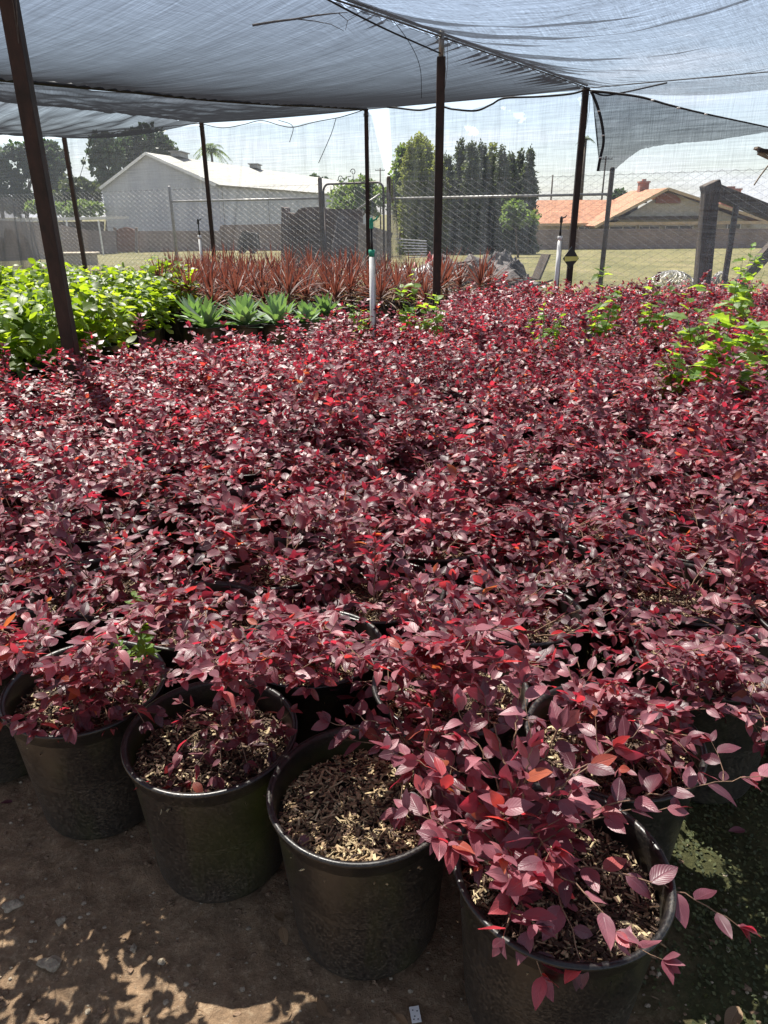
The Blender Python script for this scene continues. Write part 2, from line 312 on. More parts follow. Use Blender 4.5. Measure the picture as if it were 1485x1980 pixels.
def clothmat(name, t0, c_thread, wr_scale, wr_stretch, wr_str, trans=.5, weave=0, dist=.05, stops=None, s2=None):
    """woven shade cloth: the share of light let through falls as it is seen more edge-on"""
    m, N = newmat(name); uv = N('ShaderNodeUVMap').outputs[0]
    mp = N('ShaderNodeMapping', {0: uv, 3: wr_stretch}).outputs[0]
    n1 = N('ShaderNodeTexNoise', {'Vector': mp, 'Scale': wr_scale, 'Detail': 5, 'Roughness': .6, 'Distortion': .3}).outputs[0]
    mp2 = N('ShaderNodeMapping', {0: uv, 2: (0, 0, .12), 3: s2 or (3, 46, 1)}).outputs[0]
    n2 = N('ShaderNodeTexNoise', {'Vector': mp2, 'Scale': wr_scale, 'Detail': 3, 'Roughness': .5}).outputs[0]
    h = N('ShaderNodeMath', {0: n1, 1: N('ShaderNodeMath', {0: n2, 1: .35}, operation='MULTIPLY').outputs[0]}, operation='ADD').outputs[0]
    bn = N('ShaderNodeBump', {'Strength': wr_str, 'Distance': dist, 'Height': h}).outputs[0]
    inc = N('ShaderNodeNewGeometry').outputs['Incoming']
    dt = N('ShaderNodeMath', {0: N('ShaderNodeVectorMath', {0: bn, 1: inc}, operation='DOT_PRODUCT').outputs['Value']}, operation='ABSOLUTE').outputs[0]
    dt = N('ShaderNodeMath', {0: dt, 1: .07}, operation='MAXIMUM').outputs[0]
    inv = N('ShaderNodeMath', {0: 1.0, 1: dt}, operation='DIVIDE').outputs[0]
    T = N('ShaderNodeMath', {0: t0, 1: inv}, operation='POWER').outputs[0]
    if weave:
        for st_, rz_ in (((2.0, 130, 1), .0), ((90, 2.5, 1), .06), ((1.2, 34, 1), -.10)):
            nw = N('ShaderNodeTexNoise', {'Vector': N('ShaderNodeMapping', {0: uv, 2: (0, 0, rz_), 3: st_}).outputs[0], 'Scale': 1.0, 'Detail': 4, 'Roughness': .65}).outputs[0]
            T = N('ShaderNodeMath', {0: T, 1: N('ShaderNodeMapRange', {0: nw, 1: .3, 2: .7, 3: 1 - weave, 4: 1 + weave * .6}).outputs[0]}, operation='MULTIPLY', use_clamp=True).outputs[0]
    df = N('ShaderNodeBsdfDiffuse', {0: (*c_thread, 1)}).outputs[0]; tl = N('ShaderNodeBsdfTranslucent', {0: (*c_thread, 1)}).outputs[0]
    thr = N('ShaderNodeMixShader', {0: trans, 1: df, 2: tl}).outputs[0]
    tp = N('ShaderNodeBsdfTransparent').outputs[0]
    out(N, N('ShaderNodeMixShader', {0: T, 1: thr, 2: tp}).outputs[0]); return m
M['cloth1'] = clothmat('roof_shade_cloth', .74, (.02, .021, .025), .8, (.5, 5, 1), .2, .35, dist=.02, weave=.34, s2=(2.5, 20, 1))
M['cloth2'] = clothmat('wrinkled_shade_cloth', .80, (.025, .026, .03), .8, (.8, 9, 1), 1.0, dist=.30, weave=.3, s2=(3, 40, 1))
M['net'] = clothmat('side_netting', .81, (.17, .185, .21), 1.5, (.8, 2.6, 1), .45, dist=.04, trans=.4, weave=.2, s2=(1.2, 6, 1))
M['flap'] = clothmat('torn_netting_flap', .42, (.03, .035, .048), 3, (1, 2, 1), .8, dist=.08, weave=.35, s2=(3, 9, 1))
M['netdark'] = clothmat('bunched_netting', .62, (.06, .055, .055), 2, (12, 1, 1), .8, dist=.05)

# ------------------------------------------------------------------ structure: ground
def noise2(x, y, s, o=0): return noise.noise((x * s + o, y * s - o, o * .37))
def moss_x(y): return .80 + .10 * (y - 1) if y < 2 else .9 + .28 * (y - 2)
def make_ground():
    def axis(lo, hi, step, far_lo, far_hi, g=1.16):
        a = list(np.arange(lo, hi, step)); s = step; x = hi
        while x < far_hi: a.append(x); s *= g; x += s
        a.append(far_hi); s = step; x = lo - step; b = []
        while x > far_lo: b.append(x); s *= g; x -= s
        b.append(far_lo); return np.array(b[::-1] + a)
    xs = axis(-1.7, 1.9, .016, -900, 900); ys = axis(.45, 2.3, .016, -60, 1800)
    v = []
    for y in ys:
        for x in xs:
            z = gz(y)
            if -4 < x < 4 and -1 < y < 6:
                z += .013 * noise2(x, y, 2.2, 3) + .008 * noise2(x, y, 7, 1) + .008 * noise2(x, y, 19, 5) + .006 * abs(noise2(x, y, 45, 9))
            elif y > 14: z += .06 * noise2(x, y, .25, 3)
            v.append((x, y, z))
    nx = len(xs); j, i = np.meshgrid(np.arange(len(ys) - 1), np.arange(nx - 1), indexing='ij'); b = (j * nx + i).ravel()
    q = np.stack([b, b + 1, b + nx + 1, b + nx], 1)
    m, N = newmat('ground_dirt_and_grass'); co = coord(N); s = N('ShaderNodeSeparateXYZ', {0: co})
    n1 = N('ShaderNodeTexNoise', {'Vector': co, 'Scale': 3, 'Detail': 9, 'Roughness': .65}).outputs[0]
    n2 = N('ShaderNodeTexNoise', {'Vector': co, 'Scale': 60, 'Detail': 8, 'Roughness': .75}).outputs[0]
    dirt = mixc(N, n2, ramp(N, n1, [(.3, (.15, .088, .050)), (.7, (.31, .20, .12))]), (.36, .26, .17))
    dirt = mixc(N, N('ShaderNodeMapRange', {0: n2, 1: .52, 2: .66}).outputs[0], dirt, (.44, .33, .22))
    gn = N('ShaderNodeTexNoise', {'Vector': N('ShaderNodeMapping', {0: co, 3: (1, .35, 1)}).outputs[0], 'Scale': .45, 'Detail': 10, 'Roughness': .75}).outputs[0]
    grass = ramp(N, gn, [(.3, (.060, .060, .020)), (.5, (.11, .100, .038)), (.7, (.18, .145, .075))])
    n3 = N('ShaderNodeTexNoise', {'Vector': co, 'Scale': 22, 'Detail': 9, 'Roughness': .8}).outputs[0]
    dirt = mixc(N, .75, dirt, ramp(N, n3, [(.36, (.45, .42, .40)), (.52, (.9, .88, .86)), (.66, (1.25, 1.2, 1.12))]), 'MULTIPLY')
    far = N('ShaderNodeMapRange', {0: s.outputs[1], 1: 12.5, 2: 14.5}).outputs[0]
    edge = N('ShaderNodeMath', {0: N('ShaderNodeMath', {0: s.outputs[0], 1: N('ShaderNodeMath', {0: s.outputs[1], 1: -.12}, operation='MULTIPLY').outputs[0]}, operation='ADD').outputs[0],
                                1: N('ShaderNodeMath', {0: n1, 1: .5}, operation='MULTIPLY').outputs[0]}, operation='ADD').outputs[0]
    moss = N('ShaderNodeMapRange', {0: edge, 1: .62, 2: .8}).outputs[0]
    mossc = ramp(N, n2, [(.3, (.03, .034, .014)), (.7, (.085, .085, .035))])
    c = mixc(N, moss, dirt, mossc); c = mixc(N, far, c, grass)
    bp = N('ShaderNodeBump', {'Strength': 1.0, 'Distance': .014, 'Height': n2}).outputs[0]
    out(N, N('ShaderNodeBsdfPrincipled', {'Base Color': c, 'Roughness': .95, 'Specular IOR Level': .2, 'Normal': bp}).outputs[0])
    tag(obj('ground', qmesh('ground', v, q), m), kind='structure')
make_ground()

# ------------------------------------------------------------------ leaves in numpy
LOD = {0: (7, 4), 1: (4, 2), 2: (2, 2)}
def unit(a): return a / np.maximum(np.linalg.norm(a, axis=-1, keepdims=True), 1e-9)
def leaves(O, D, Nn, Ls, W, lod, rng, shape='ovate', fold=.17, droop=.22, curl=.12, cross=None):
    """N leaves: origins O, directions D, normals Nn, lengths Ls, half widths W -> verts, quads, uv"""
    O, D, Nn = map(np.asarray, (O, D, Nn)); n = len(O); ns, ntt = LOD[lod] if cross is None else cross
    D = unit(D); S = unit(np.cross(D, Nn)); Nn = np.cross(S, D)
    s = np.linspace(0, 1, ns + 1); t = np.linspace(-1, 1, ntt + 1)
    if shape == 'ovate': w = np.sin(np.pi * s ** .82) ** .85 * (1 - .12 * s)
    elif shape == 'blade': w = np.minimum(1, .55 + s * 1.6) * (1 - s ** 2.2)
    elif shape == 'agave': w = (.45 + .55 * np.sin(np.pi * np.minimum(1, s * .9 + .05))) * (1 - s ** 5)
    elif shape == 'lobed': w = np.sin(np.pi * s ** .8) ** .7 * (1 + .35 * np.cos(s * 24))
    w = np.maximum(w, 0.015); w[-1] = .01
    if shape == 'ovate': w[0] = .04
    if lod == 2 and shape == 'ovate': w = np.array([.12, 1, .12])
    SS, TT = np.meshgrid(s, t, indexing='ij'); WW = np.repeat(w[:, None], len(t), 1)
    fo = (fold * (1 + .5 * rng.standard_normal(n)))[:, None, None]; dr = (droop * (1 + .8 * rng.standard_normal(n)))[:, None, None]
    tw = (curl * rng.standard_normal(n))[:, None, None]; wv = rng.uniform(0, 6.28, n)[:, None, None]
    Lx = Ls[:, None, None]; Wx = W[:, None, None]
    y = SS * Lx * (1 - .1 * abs(dr)); x = TT * WW * Wx
    z = fo * abs(TT) ** 1.3 * WW * Wx - dr * SS ** 2 * Lx + tw * TT * WW * Wx * SS * 3
    if shape != 'blade' and lod < 2: z = z + .05 * Wx * np.sin(SS * 11 + wv) * abs(TT)
    V = O[:, None, None] + y[..., None] * D[:, None, None] + x[..., None] * S[:, None, None] + z[..., None] * Nn[:, None, None]
    nt2 = len(t); i, j = np.meshgrid(np.arange(ns), np.arange(nt2 - 1), indexing='ij'); b = (i * nt2 + j).ravel()
    q = np.stack([b, b + 1, b + nt2 + 1, b + nt2], 1)
    Q = (q[None] + (np.arange(n) * (ns + 1) * nt2)[:, None, None]).reshape(-1, 4)
    uv = np.stack([(TT + 1) / 2, SS], -1).reshape(-1, 2)
    return V.reshape(-1, 3), Q, np.tile(uv, (n, 1))

def shrub(seed, lod, nst=13, reach=(.22, .36), tilt=(18, 74), leafL=(.042, .062), centre=(0, 0), spread=.05, z0=0, bias=None, pitch=.022, twiglets=.8, rmax=.34, targets=None, org=(0, 0), dupt=0, litter=0):
    """stems fan out from the crown, arch over, alternate leaves in two ranks; returns stems MB and leaf arrays"""
    rng = np.random.default_rng(seed); mb = MB(); O = []; D = []; Nn = []; Ls = []
    def grow(p, d, length, r0, lf, depth):
        k = max(4, int(length / .025)); step = length / k; pts = [Vector(p)]; d = Vector(d).normalized(); side = 1
        axis = d.cross(Vector((0, 0, 1)));
        if axis.length < .1: axis = Vector((1, 0, 0))
        axis.normalize(); acc = rng.uniform(0, pitch)
        for i in range(k):
            f = i / k
            d = (d + Vector(rng.normal(0, .10, 3)) + Vector((0, 0, -.06 if depth == 0 else -.02))).normalized()
            if pts[-1].z < z0 + .02 and d.z < 0: d.z = .05
            if math.hypot(pts[-1].x, pts[-1].y) > rmax: d = (d + Vector((-pts[-1].x, -pts[-1].y, .1)) * .5).normalized()
            p2 = pts[-1] + d * step; acc += step
            if f > (.18 if depth == 0 else .1) and acc > pitch:
                acc = 0; side = -side
                sd = d.cross(Vector((0, 0, 1))); sd = sd.normalized() if sd.length > .1 else axis
                ld = (d * .75 + sd * side * 1.0 + Vector((0, 0, .04)) + Vector(rng.normal(0, .2, 3)) * (1 if lod == 0 else .8)).normalized()
                nn = (Vector((0, 0, 1)) + Vector(rng.normal(0, .30, 3)) - d * (.25 if lod == 0 else .12))
                O.append(p2); D.append(ld); Nn.append(nn); Ls.append(rng.uniform(*leafL) * (1 - .35 * f ** 2) * (lf))
            if depth == 0 and f > .25 and rng.random() < twiglets * step / .05:
                a = rng.uniform(.5, 1.1) * (1 if rng.random() < .5 else -1); td = Matrix.Rotation(a, 3, 'Z') @ d
                grow(p2, td + Vector((0, 0, .15)), length * rng.uniform(.25, .45), r0 * .55, lf * .9, 1)
            pts.append(p2)
        # terminal tuft
        for _ in range(3):
            O.append(pts[-1]); D.append(d + Vector(rng.normal(0, .45, 3))); Nn.append(Vector((0, 0, 1)) + Vector(rng.normal(0, .5, 3))); Ls.append(rng.uniform(*leafL) * .6 * lf)
        mb.tube(pts, [r0 * (1 - .75 * i / k) for i in range(k + 1)], n=5 if lod == 0 else 3, cap=False)
    for i in range(nst):
        az = 2 * math.pi * (i + rng.uniform(-.4, .4)) / nst; ti = R(rng.uniform(*tilt))
        d = Vector((math.cos(az) * math.sin(ti), math.sin(az) * math.sin(ti), math.cos(ti)))
        if bias is not None: d = (d + Vector(bias)).normalized()
        p = (centre[0] + rng.normal(0, spread), centre[1] + rng.normal(0, spread), z0)
        grow(p, d, rng.uniform(*reach), .0028, 1.0, 0)
    targets = list(targets or [])
    if dupt: targets += [(t_[0] + rng.normal(0, 30), t_[1] + rng.normal(0, 14), t_[2] + rng.normal(0, .03)) for t_ in targets for _ in range(dupt)]
    for _ in range(litter):
        a = rng.uniform(0, 6.28); r_ = .17 * math.sqrt(rng.random()); b = rng.uniform(0, 6.28)
        O.append(Vector((r_ * math.cos(a), r_ * math.sin(a), z0 + .018))); D.append(Vector((math.cos(b), math.sin(b), rng.normal(0, .3)))); Nn.append(Vector((rng.normal(0, .5), rng.normal(0, .5), 1))); Ls.append(rng.uniform(.02, .045))
    for tg in targets:
        p0 = Vector((centre[0] + rng.normal(0, .02), centre[1] + rng.normal(0, .02), z0)); p3 = atz(tg[0], tg[1], tg[2]) - Vector((org[0], org[1], 0))
        rise = max(.04, p3.z - p0.z); p1 = p0 + Vector(((p3.x - p0.x) * .15, (p3.y - p0.y) * .15, rise * .8 + .05)); p2 = p0.lerp(p3, .6) + Vector((0, 0, max(.04, .10 + (p0.z + .1 - p3.z) * .5)))
        Lc = (p3 - p0).length * 1.15; k = max(8, int(Lc / .02)); pts = []; side = 1; acc = 0; tp = tg[3] if len(tg) > 3 else pitch
        for i in range(k + 1):
            u = i / k; pts.append(p0 * (1 - u) ** 3 + p1 * 3 * u * (1 - u) ** 2 + p2 * 3 * u * u * (1 - u) + p3 * u ** 3 + Vector(rng.normal(0, .0025, 3)))
            if i == 0: continue
            acc += (pts[-1] - pts[-2]).length
            if acc > tp and u > .2:
                acc = 0; side = -side; d = (pts[-1] - pts[-2]).normalized(); sd = d.cross(Vector((0, 0, 1)))
                sd = sd.normalized() if sd.length > .15 else Vector((1, 0, 0))
                O.append(pts[-1]); D.append((d * .8 + sd * side + Vector((0, 0, .1)) + Vector(rng.normal(0, .25, 3))).normalized()); Nn.append(Vector((0, 0, 1)) + Vector(rng.normal(0, .4, 3)) - d * .25); Ls.append(rng.uniform(*leafL) * (1.08 - .25 * u))
                if rng.random() < .16: grow(pts[-1], d + sd * side * .9 + Vector((0, 0, .2)), rng.uniform(.05, .12), .0013, .85, 1)
        for _ in range(3): O.append(pts[-1]); D.append((pts[-1] - pts[-3]).normalized() + Vector(rng.normal(0, .45, 3))); Nn.append(Vector((0, 0, 1)) + Vector(rng.normal(0, .5, 3))); Ls.append(rng.uniform(*leafL) * .65)
        mb.tube(pts, [.0030 * (1 - .7 * i / k) for i in range(k + 1)], n=5, cap=False)
    Ls = np.array(Ls); V, Q, U = leaves(np.array([tuple(o) for o in O]), np.array([tuple(o) for o in D]), np.array([tuple(o) for o in Nn]), Ls, Ls * rng.uniform(.245, .325, len(Ls)), lod, rng)
    return mb, V, Q, U, len(Ls)

# ------------------------------------------------------------------ pot, soil and mulch meshes
PH, PR = .41, .215
def pot_mesh(n=56):
    mb = MB()
    prof = [(.0, .006), (.155, .004), (.166, .012), (.172, .03), (.199, PH - .045), (.200, PH - .040), (.2045, PH - .036), (.2065, PH - .012), (.2110, PH - .006), (.2150, PH - .001),
            (.2135, PH + .004), (.2080, PH + .0055), (.2015, PH + .003), (.1985, PH - .004), (.197, PH - .03), (.186, .20)]
    mb.lathe(prof, n); return mesh('pot', mb.v, mb.f)
POT = [pot_mesh(72), pot_mesh(28)]
SOILZ = PH - .075
def soil_mesh(seed):
    rng = np.random.default_rng(seed); v = [(0, 0, SOILZ)]; f = []; n = 36; rr = [.03, .07, .11, .15, .18, .1965]
    for r in rr:
        for j in range(n):
            a = 2 * math.pi * j / n; v.append((r * math.cos(a), r * math.sin(a), SOILZ + .008 * rng.standard_normal() * (r < .19)))
    f += [(0, 1 + j, 1 + (j + 1) % n) for j in range(n)]
    for k in range(len(rr) - 1):
        f += [(1 + k * n + j, 1 + (k + 1) * n + j, 1 + (k + 1) * n + (j + 1) % n, 1 + k * n + (j + 1) % n) for j in range(n)]
    return mesh('soil', v, f)
SOIL = [soil_mesh(s) for s in range(3)]
def chips_mesh(seed, n):
    rng = np.random.default_rng(seed); r = .19 * np.sqrt(rng.random(n)); a = rng.uniform(0, 6.283, n)
    C = np.stack([r * np.cos(a), r * np.sin(a), SOILZ + .004 + .014 * rng.random(n)], 1)
    az = rng.uniform(0, 6.283, n); el = rng.normal(0, .28, n)
    D = np.stack([np.cos(az) * np.cos(el), np.sin(az) * np.cos(el), np.sin(el)], 1)
    up = unit(np.stack([rng.normal(0, .35, n), rng.normal(0, .35, n), np.ones(n)], 1)); S = unit(np.cross(D, up)); U = np.cross(S, D)
    L_ = .0025 + .0145 * rng.random(n) ** 1.7; L_ *= (1 + (rng.random(n) < .04) * 1.0); W_ = .0007 + .0026 * rng.random(n) ** 1.6; T_ = rng.uniform(.0005, .0014, n)
    vs = []
    for sx in (-1, 1):
        for sy in (-1, 1):
            for sz in (-1, 1):
                vs.append(C + sx * D * L_[:, None] * (1 if sy * sz > 0 else .8) + sy * S * W_[:, None] + sz * U * T_[:, None])
    V = np.stack(vs, 1).reshape(-1, 3)
    q = np.array([(0, 1, 3, 2), (4, 6, 7, 5), (0, 4, 5, 1), (2, 3, 7, 6), (0, 2, 6, 4), (1, 5, 7, 3)])
    Q = (q[None] + (np.arange(n) * 8)[:, None, None]).reshape(-1, 4)
    return qmesh('bark_mulch', V, Q, smooth=False)
CHIPS = [chips_mesh(s, 3000) for s in (11, 12, 13, 15)]; CHIPS[3].materials.append(M['chip']); CHIPS_FAR = chips_mesh(14, 700)

# ------------------------------------------------------------------ the block of purple-leaved shrubs
GRP = 'purple shrubs in black pots, set out in a block'
FAM = [0]
def potted(loc, stems, fol, near, label, rz=0, chips=0, name='potted_shrub', cat='potted shrub', group=GRP, fm='purple', tilt=(0, 0)):
    t = thing(name, label, cat, loc, rz, group); t.rotation_euler = (tilt[0], tilt[1], rz)
    obj('pot', POT[0 if near else 1], M['pot'], t)
    if near or chips is not None:
        obj('soil', SOIL[chips % 3 if chips is not None else 0], M['soil'], t)
        k = obj('bark_mulch', CHIPS[chips % 3 if chips != 3 else 3] if near else CHIPS_FAR, M['chipdark'], t); k['kind'] = 'stuff'
    if stems: obj('stems', stems, M['twig'], t)
    if fol: obj('foliage', fol, M[fm], t)
    return t
def shrub_pair(seed, lod, **k):
    mb, V, Q, U, n = shrub(seed, lod, z0=SOILZ, **k)
    return mesh('stems', mb.v, mb.f), qmesh('foliage', V, Q, U)
U_, V_, C0 = np.array([.39, -.2]), np.array([.22, .37]), np.array([-.05, 1.225])
def red_poly(x, y):
    pts = [(-2.9, 4.6), (-2.65, 4.92), (-2.42, 5.6), (-1.99, 6.34), (-1.41, 6.85), (-.53, 7.6), (.12, 7.98), (.72, 9.22), (1.53, 10.9), (6.4, 10.9), (6.4, 0), (-2.9, 0)]
    ins = False; n = len(pts)
    for i in range(n):
        x1, y1 = pts[i]; x2, y2 = pts[(i + 1) % n]
        if (y1 > y) != (y2 > y) and x < (x2 - x1) * (y - y1) / (y2 - y1) + x1: ins = not ins
    return ins
special = {  # (i, j): (label, shrub arguments, position override)
    (1, 0): ('nearest black pot, right of centre, its large-leaved purple shrub spilling over the rim', dict(seed=5, nst=7, reach=(.16, .28), tilt=(10, 70), leafL=(.050, .076), centre=(-.10, .02), pitch=.026, spread=.03, rmax=.3,
        targets=[(880, 1370, .66), (770, 1450, .58), (1000, 1300, .74), (930, 1350, .70), (1080, 1400, .68), (1180, 1440, .60), (1445, 1500, .50, .035), (1240, 1400, .62), (1300, 1560, .48), (1425, 1790, .34, .035), (1120, 1860, .40), (1040, 1880, .38), (1190, 1800, .46), (865, 1625, .50), (960, 1560, .60), (1060, 1640, .56), (1100, 1530, .62), (980, 1700, .50), (850, 1500, .60), (1020, 1440, .70)]), None),
    (0, 0): ('black pot at the front, mostly bare wood-chip mulch with purple leaves only on its right', dict(seed=11, nst=3, reach=(.10, .2), tilt=(20, 60), leafL=(.042, .066), centre=(.13, .06), spread=.02, bias=(.2, .2, 0),
        targets=[(775, 1570, .42), (800, 1500, .46), (640, 1400, .52), (690, 1380, .55), (760, 1400, .54), (830, 1450, .52), (900, 1500, .50), (870, 1560, .44), (820, 1540, .40), (740, 1440, .50), (900, 1420, .56)]), None),
    (-1, 0): ('black front pot left of the bare mulch pot, low mauve sprigs lying on pale chips', dict(seed=23, nst=2, reach=(.10, .18), tilt=(50, 80), leafL=(.034, .052), centre=(.05, .03), spread=.03, bias=(.1, .25, 0),
        targets=[(330, 1475, .38), (365, 1505, .37), (420, 1495, .38), (470, 1475, .39), (520, 1450, .40), (540, 1400, .42), (480, 1400, .42), (390, 1455, .40), (560, 1430, .41), (440, 1370, .46), (350, 1390, .44)]), None),
    (-2, 0): ('black front pot near the left edge, dark leaves drooping just inside its scuffed rim', dict(seed=37, nst=3, reach=(.12, .2), tilt=(35, 78), leafL=(.042, .062), centre=(.02, .02), spread=.04,
        targets=[(70, 1370, .44), (110, 1400, .42), (150, 1390, .42), (210, 1390, .41), (250, 1360, .44), (170, 1310, .55), (90, 1290, .56), (230, 1290, .56), (290, 1300, .54), (140, 1270, .6)]), None),
    (-3, 0): ('black pot cut off by the left picture edge, in the front row', dict(seed=41, nst=13, reach=(.2, .34), tilt=(25, 70), leafL=(.045, .062), targets=[(20, 1270, .66), (-30, 1290, .68), (60, 1285, .66), (-60, 1320, .6), (30, 1300, .6), (-100, 1280, .7), (-150, 1330, .62)]), None),
    (1, 1): ('black pot ending the second row at right, dusty-mauve leaves over reddish litter', dict(seed=53, nst=6, reach=(.14, .28), tilt=(40, 80), leafL=(.044, .066), centre=(-.06, .04), rmax=.3,
        targets=[(1200, 1385, .55), (1270, 1360, .54), (1330, 1430, .50), (1150, 1450, .5), (1110, 1350, .6), (1210, 1450, .48), (1260, 1500, .45), (1390, 1370, .50, .03), (1180, 1320, .62), (1240, 1290, .64), (1300, 1400, .5)]), None),
    (0, 1): ('purple shrub behind the bare mulch pot with tall upright tips', dict(seed=61, nst=13, reach=(.24, .38), tilt=(8, 60), leafL=(.046, .068), pitch=.022, rmax=.4,
        targets=[(930, 1290, .74), (850, 1260, .72), (1000, 1280, .78), (790, 1240, .66), (740, 1290, .62), (900, 1340, .64), (960, 1210, .82), (830, 1330, .60), (1060, 1290, .70)]), None),
    (-1, 1): ('second row shrub with bright red new leaves behind two front pots', dict(seed=67, nst=9, reach=(.18, .32), tilt=(25, 75), leafL=(.042, .06),
        targets=[(440, 1310, .66), (500, 1290, .68), (560, 1310, .64), (620, 1260, .68), (700, 1280, .66), (470, 1340, .58), (540, 1240, .72), (400, 1290, .68), (590, 1340, .56)]), None),
    (-2, 1): ('second row shrub beside the small lime green seedling', dict(seed=71, nst=9, reach=(.2, .32), tilt=(25, 75), leafL=(.042, .06),
        targets=[(200, 1265, .70), (350, 1310, .62), (110, 1285, .70), (420, 1280, .68), (160, 1235, .72)]), None),
    (1, 2): ('pinkish third row shrub at the right edge, a long shoot over bare ground', dict(seed=79, nst=10, reach=(.16, .28), tilt=(40, 80), leafL=(.036, .055), rmax=.3,
        targets=[(1290, 1290, .58), (1360, 1350, .52), (1475, 1435, .44, .026), (1250, 1270, .6), (1340, 1270, .60), (1400, 1260, .62), (1440, 1300, .58), (1480, 1350, .5), (1320, 1330, .52)]), (.95, 1.73)),
    (0, 2): ('third row shrub with thin tan stems and half its mulch showing', dict(seed=83, nst=15, reach=(.18, .36), tilt=(20, 75), leafL=(.04, .058), rmax=.4), (.42, 1.99)),
    (-3, 2): ('pot at the left whose rim and dark red litter show in a gap', dict(seed=97, nst=7, reach=(.12, .26), tilt=(30, 80), leafL=(.045, .06), centre=(.12, 0)), (-.88, 2.18)),
}
MID = [shrub_pair(200 + s, 1, nst=[18, 28, 22, 19, 26, 15, 24, 28, 21][s], reach=(.24, .46), tilt=(26, 84), leafL=(.050, .077), pitch=.023, rmax=.42) for s in range(9)]
NEARV = [shrub_pair(300 + s, 0, nst=[16, 22, 18, 24, 14, 20, 22][s], reach=(.24, .44), tilt=(20, 80), leafL=(.046, .069), pitch=.022, rmax=.38, litter=24) for s in range(7)]
FAR = [shrub_pair(400 + s, 2, nst=[18, 24, 20, 26, 17, 22][s], reach=(.24, .45), tilt=(28, 84), leafL=(.056, .084), pitch=.025, rmax=.42) for s in range(6)]
rnd = random.Random(4); nred = 0
for j in range(0, 34):
    for i in range(-26, 20):
        sp = special.get((i, j)); P = C0 + U_ * i + V_ * j
        if sp is None:
            if j == 0 and i > 1: continue
            if j == 1 and i > 1: continue
            if j == 2 and i > 1: continue
            if not red_poly(*P): continue
            P = P + np.array([rnd.uniform(-.012, .012), rnd.uniform(-.012, .012)]) * min(3, 1 + j * .3)
            dist = P[1]
            if abs(P[0]) > .56 * P[1] + .55 + .03 * P[1]: continue
            if math.hypot(P[0] + 2.43, P[1] - 5.6) < .22 or math.hypot(P[0] - .61, P[1] - 8.3) < .26: continue
            rz = rnd.uniform(0, 6.28)
            lab = 'purple-leaved shrub in the packed rows behind the front pots' if j > 1 else 'purple-leaved shrub at the left end of the front rows, mostly outside the picture'
            if dist < 2.7: st, fo = NEARV[rnd.randrange(7)]; t = potted((P[0], P[1], 0), st, fo, True, lab, rz, rnd.randrange(3), tilt=(rnd.uniform(-.03, .03), rnd.uniform(-.03, .03)))
            elif dist < 5.6: st, fo = MID[rnd.randrange(9)]; t = potted((P[0], P[1], 0), st, fo, False, lab, rz, rnd.randrange(3))
            else: st, fo = FAR[rnd.randrange(6)]; t = potted((P[0], P[1], 0), st, fo, False, lab, rz, None)
            sc_ = rnd.uniform(.82, 1.2); 
            for c in t.children:
                if c.name.startswith(('foliage', 'stems')): c.scale = (sc_, sc_, sc_ if dist > 2 else 1); c.location.z = SOILZ * (1 - c.scale[2])
        else:
            lab, kw, ov = sp
            if ov: P = np.array(ov)
            kw = dict(kw); kw['org'] = tuple(P); kw['litter'] = 7 if (i, j) == (0, 0) else 18; kw['dupt'] = {(-2, 0): 1, (-3, 0): 2, (-1, 1): 2, (-2, 1): 1, (0, 1): 1, (1, 2): 2, (1, 1): 1}.get((i, j), 0); st, fo = shrub_pair(kw.pop('seed'), 0, **kw)
            potted((P[0], P[1], 0), st, fo, True, lab, 0, 3 if (i, j) == (0, 0) else (i + j) % 3, tilt=(rnd.uniform(-.02, .02), rnd.uniform(-.02, .02)))
        nred += 1
print('red pots', nred)

# ------------------------------------------------------------------ green leafy plants on the left
def bush_leaves(seed, n, rx, h, L_, lod=1, z0=.42, wr=(.30, .40), up=.5, shape='ovate'):
    rng = np.random.default_rng(seed); O = []; D = []; Nn = []
    a = rng.uniform(0, 6.283, n); r = rx * np.sqrt(rng.random(n)); z = z0 + (h - z0) * (rng.random(n) ** .65) * (1 - .35 * (r / rx) ** 2)
    O = np.stack([r * np.cos(a), r * np.sin(a), z], 1)
    D = np.stack([np.cos(a + rng.normal(0, .9, n)), np.sin(a + rng.normal(0, .9, n)), rng.normal(.05, .35, n)], 1)
    Nn = np.stack([rng.normal(0, .4, n), rng.normal(0, .4, n), np.full(n, up + .6)], 1)
    Ls = rng.uniform(*L_, n)
    return leaves(O, D, Nn, Ls, Ls * rng.uniform(*wr, n), lod, rng, shape=shape)
GREEN = []
for s in range(5):
    rng = np.random.default_rng(900 + s); mb = MB()
    for k in range(8):
        a = rng.uniform(0, 6.28); r = rng.uniform(.05, .2)
        mb.tube([(0, 0, SOILZ), (r * .6 * math.cos(a), r * .6 * math.sin(a), .6), (r * math.cos(a), r * math.sin(a), .85)], [.006, .005, .003], n=4, cap=False)
    V, Q, U = bush_leaves(500 + s, 230, .30, .98, (.085, .14))
    GREEN.append((mesh('stems', mb.v, mb.f), qmesh('foliage', V, Q, U)))
n = 0
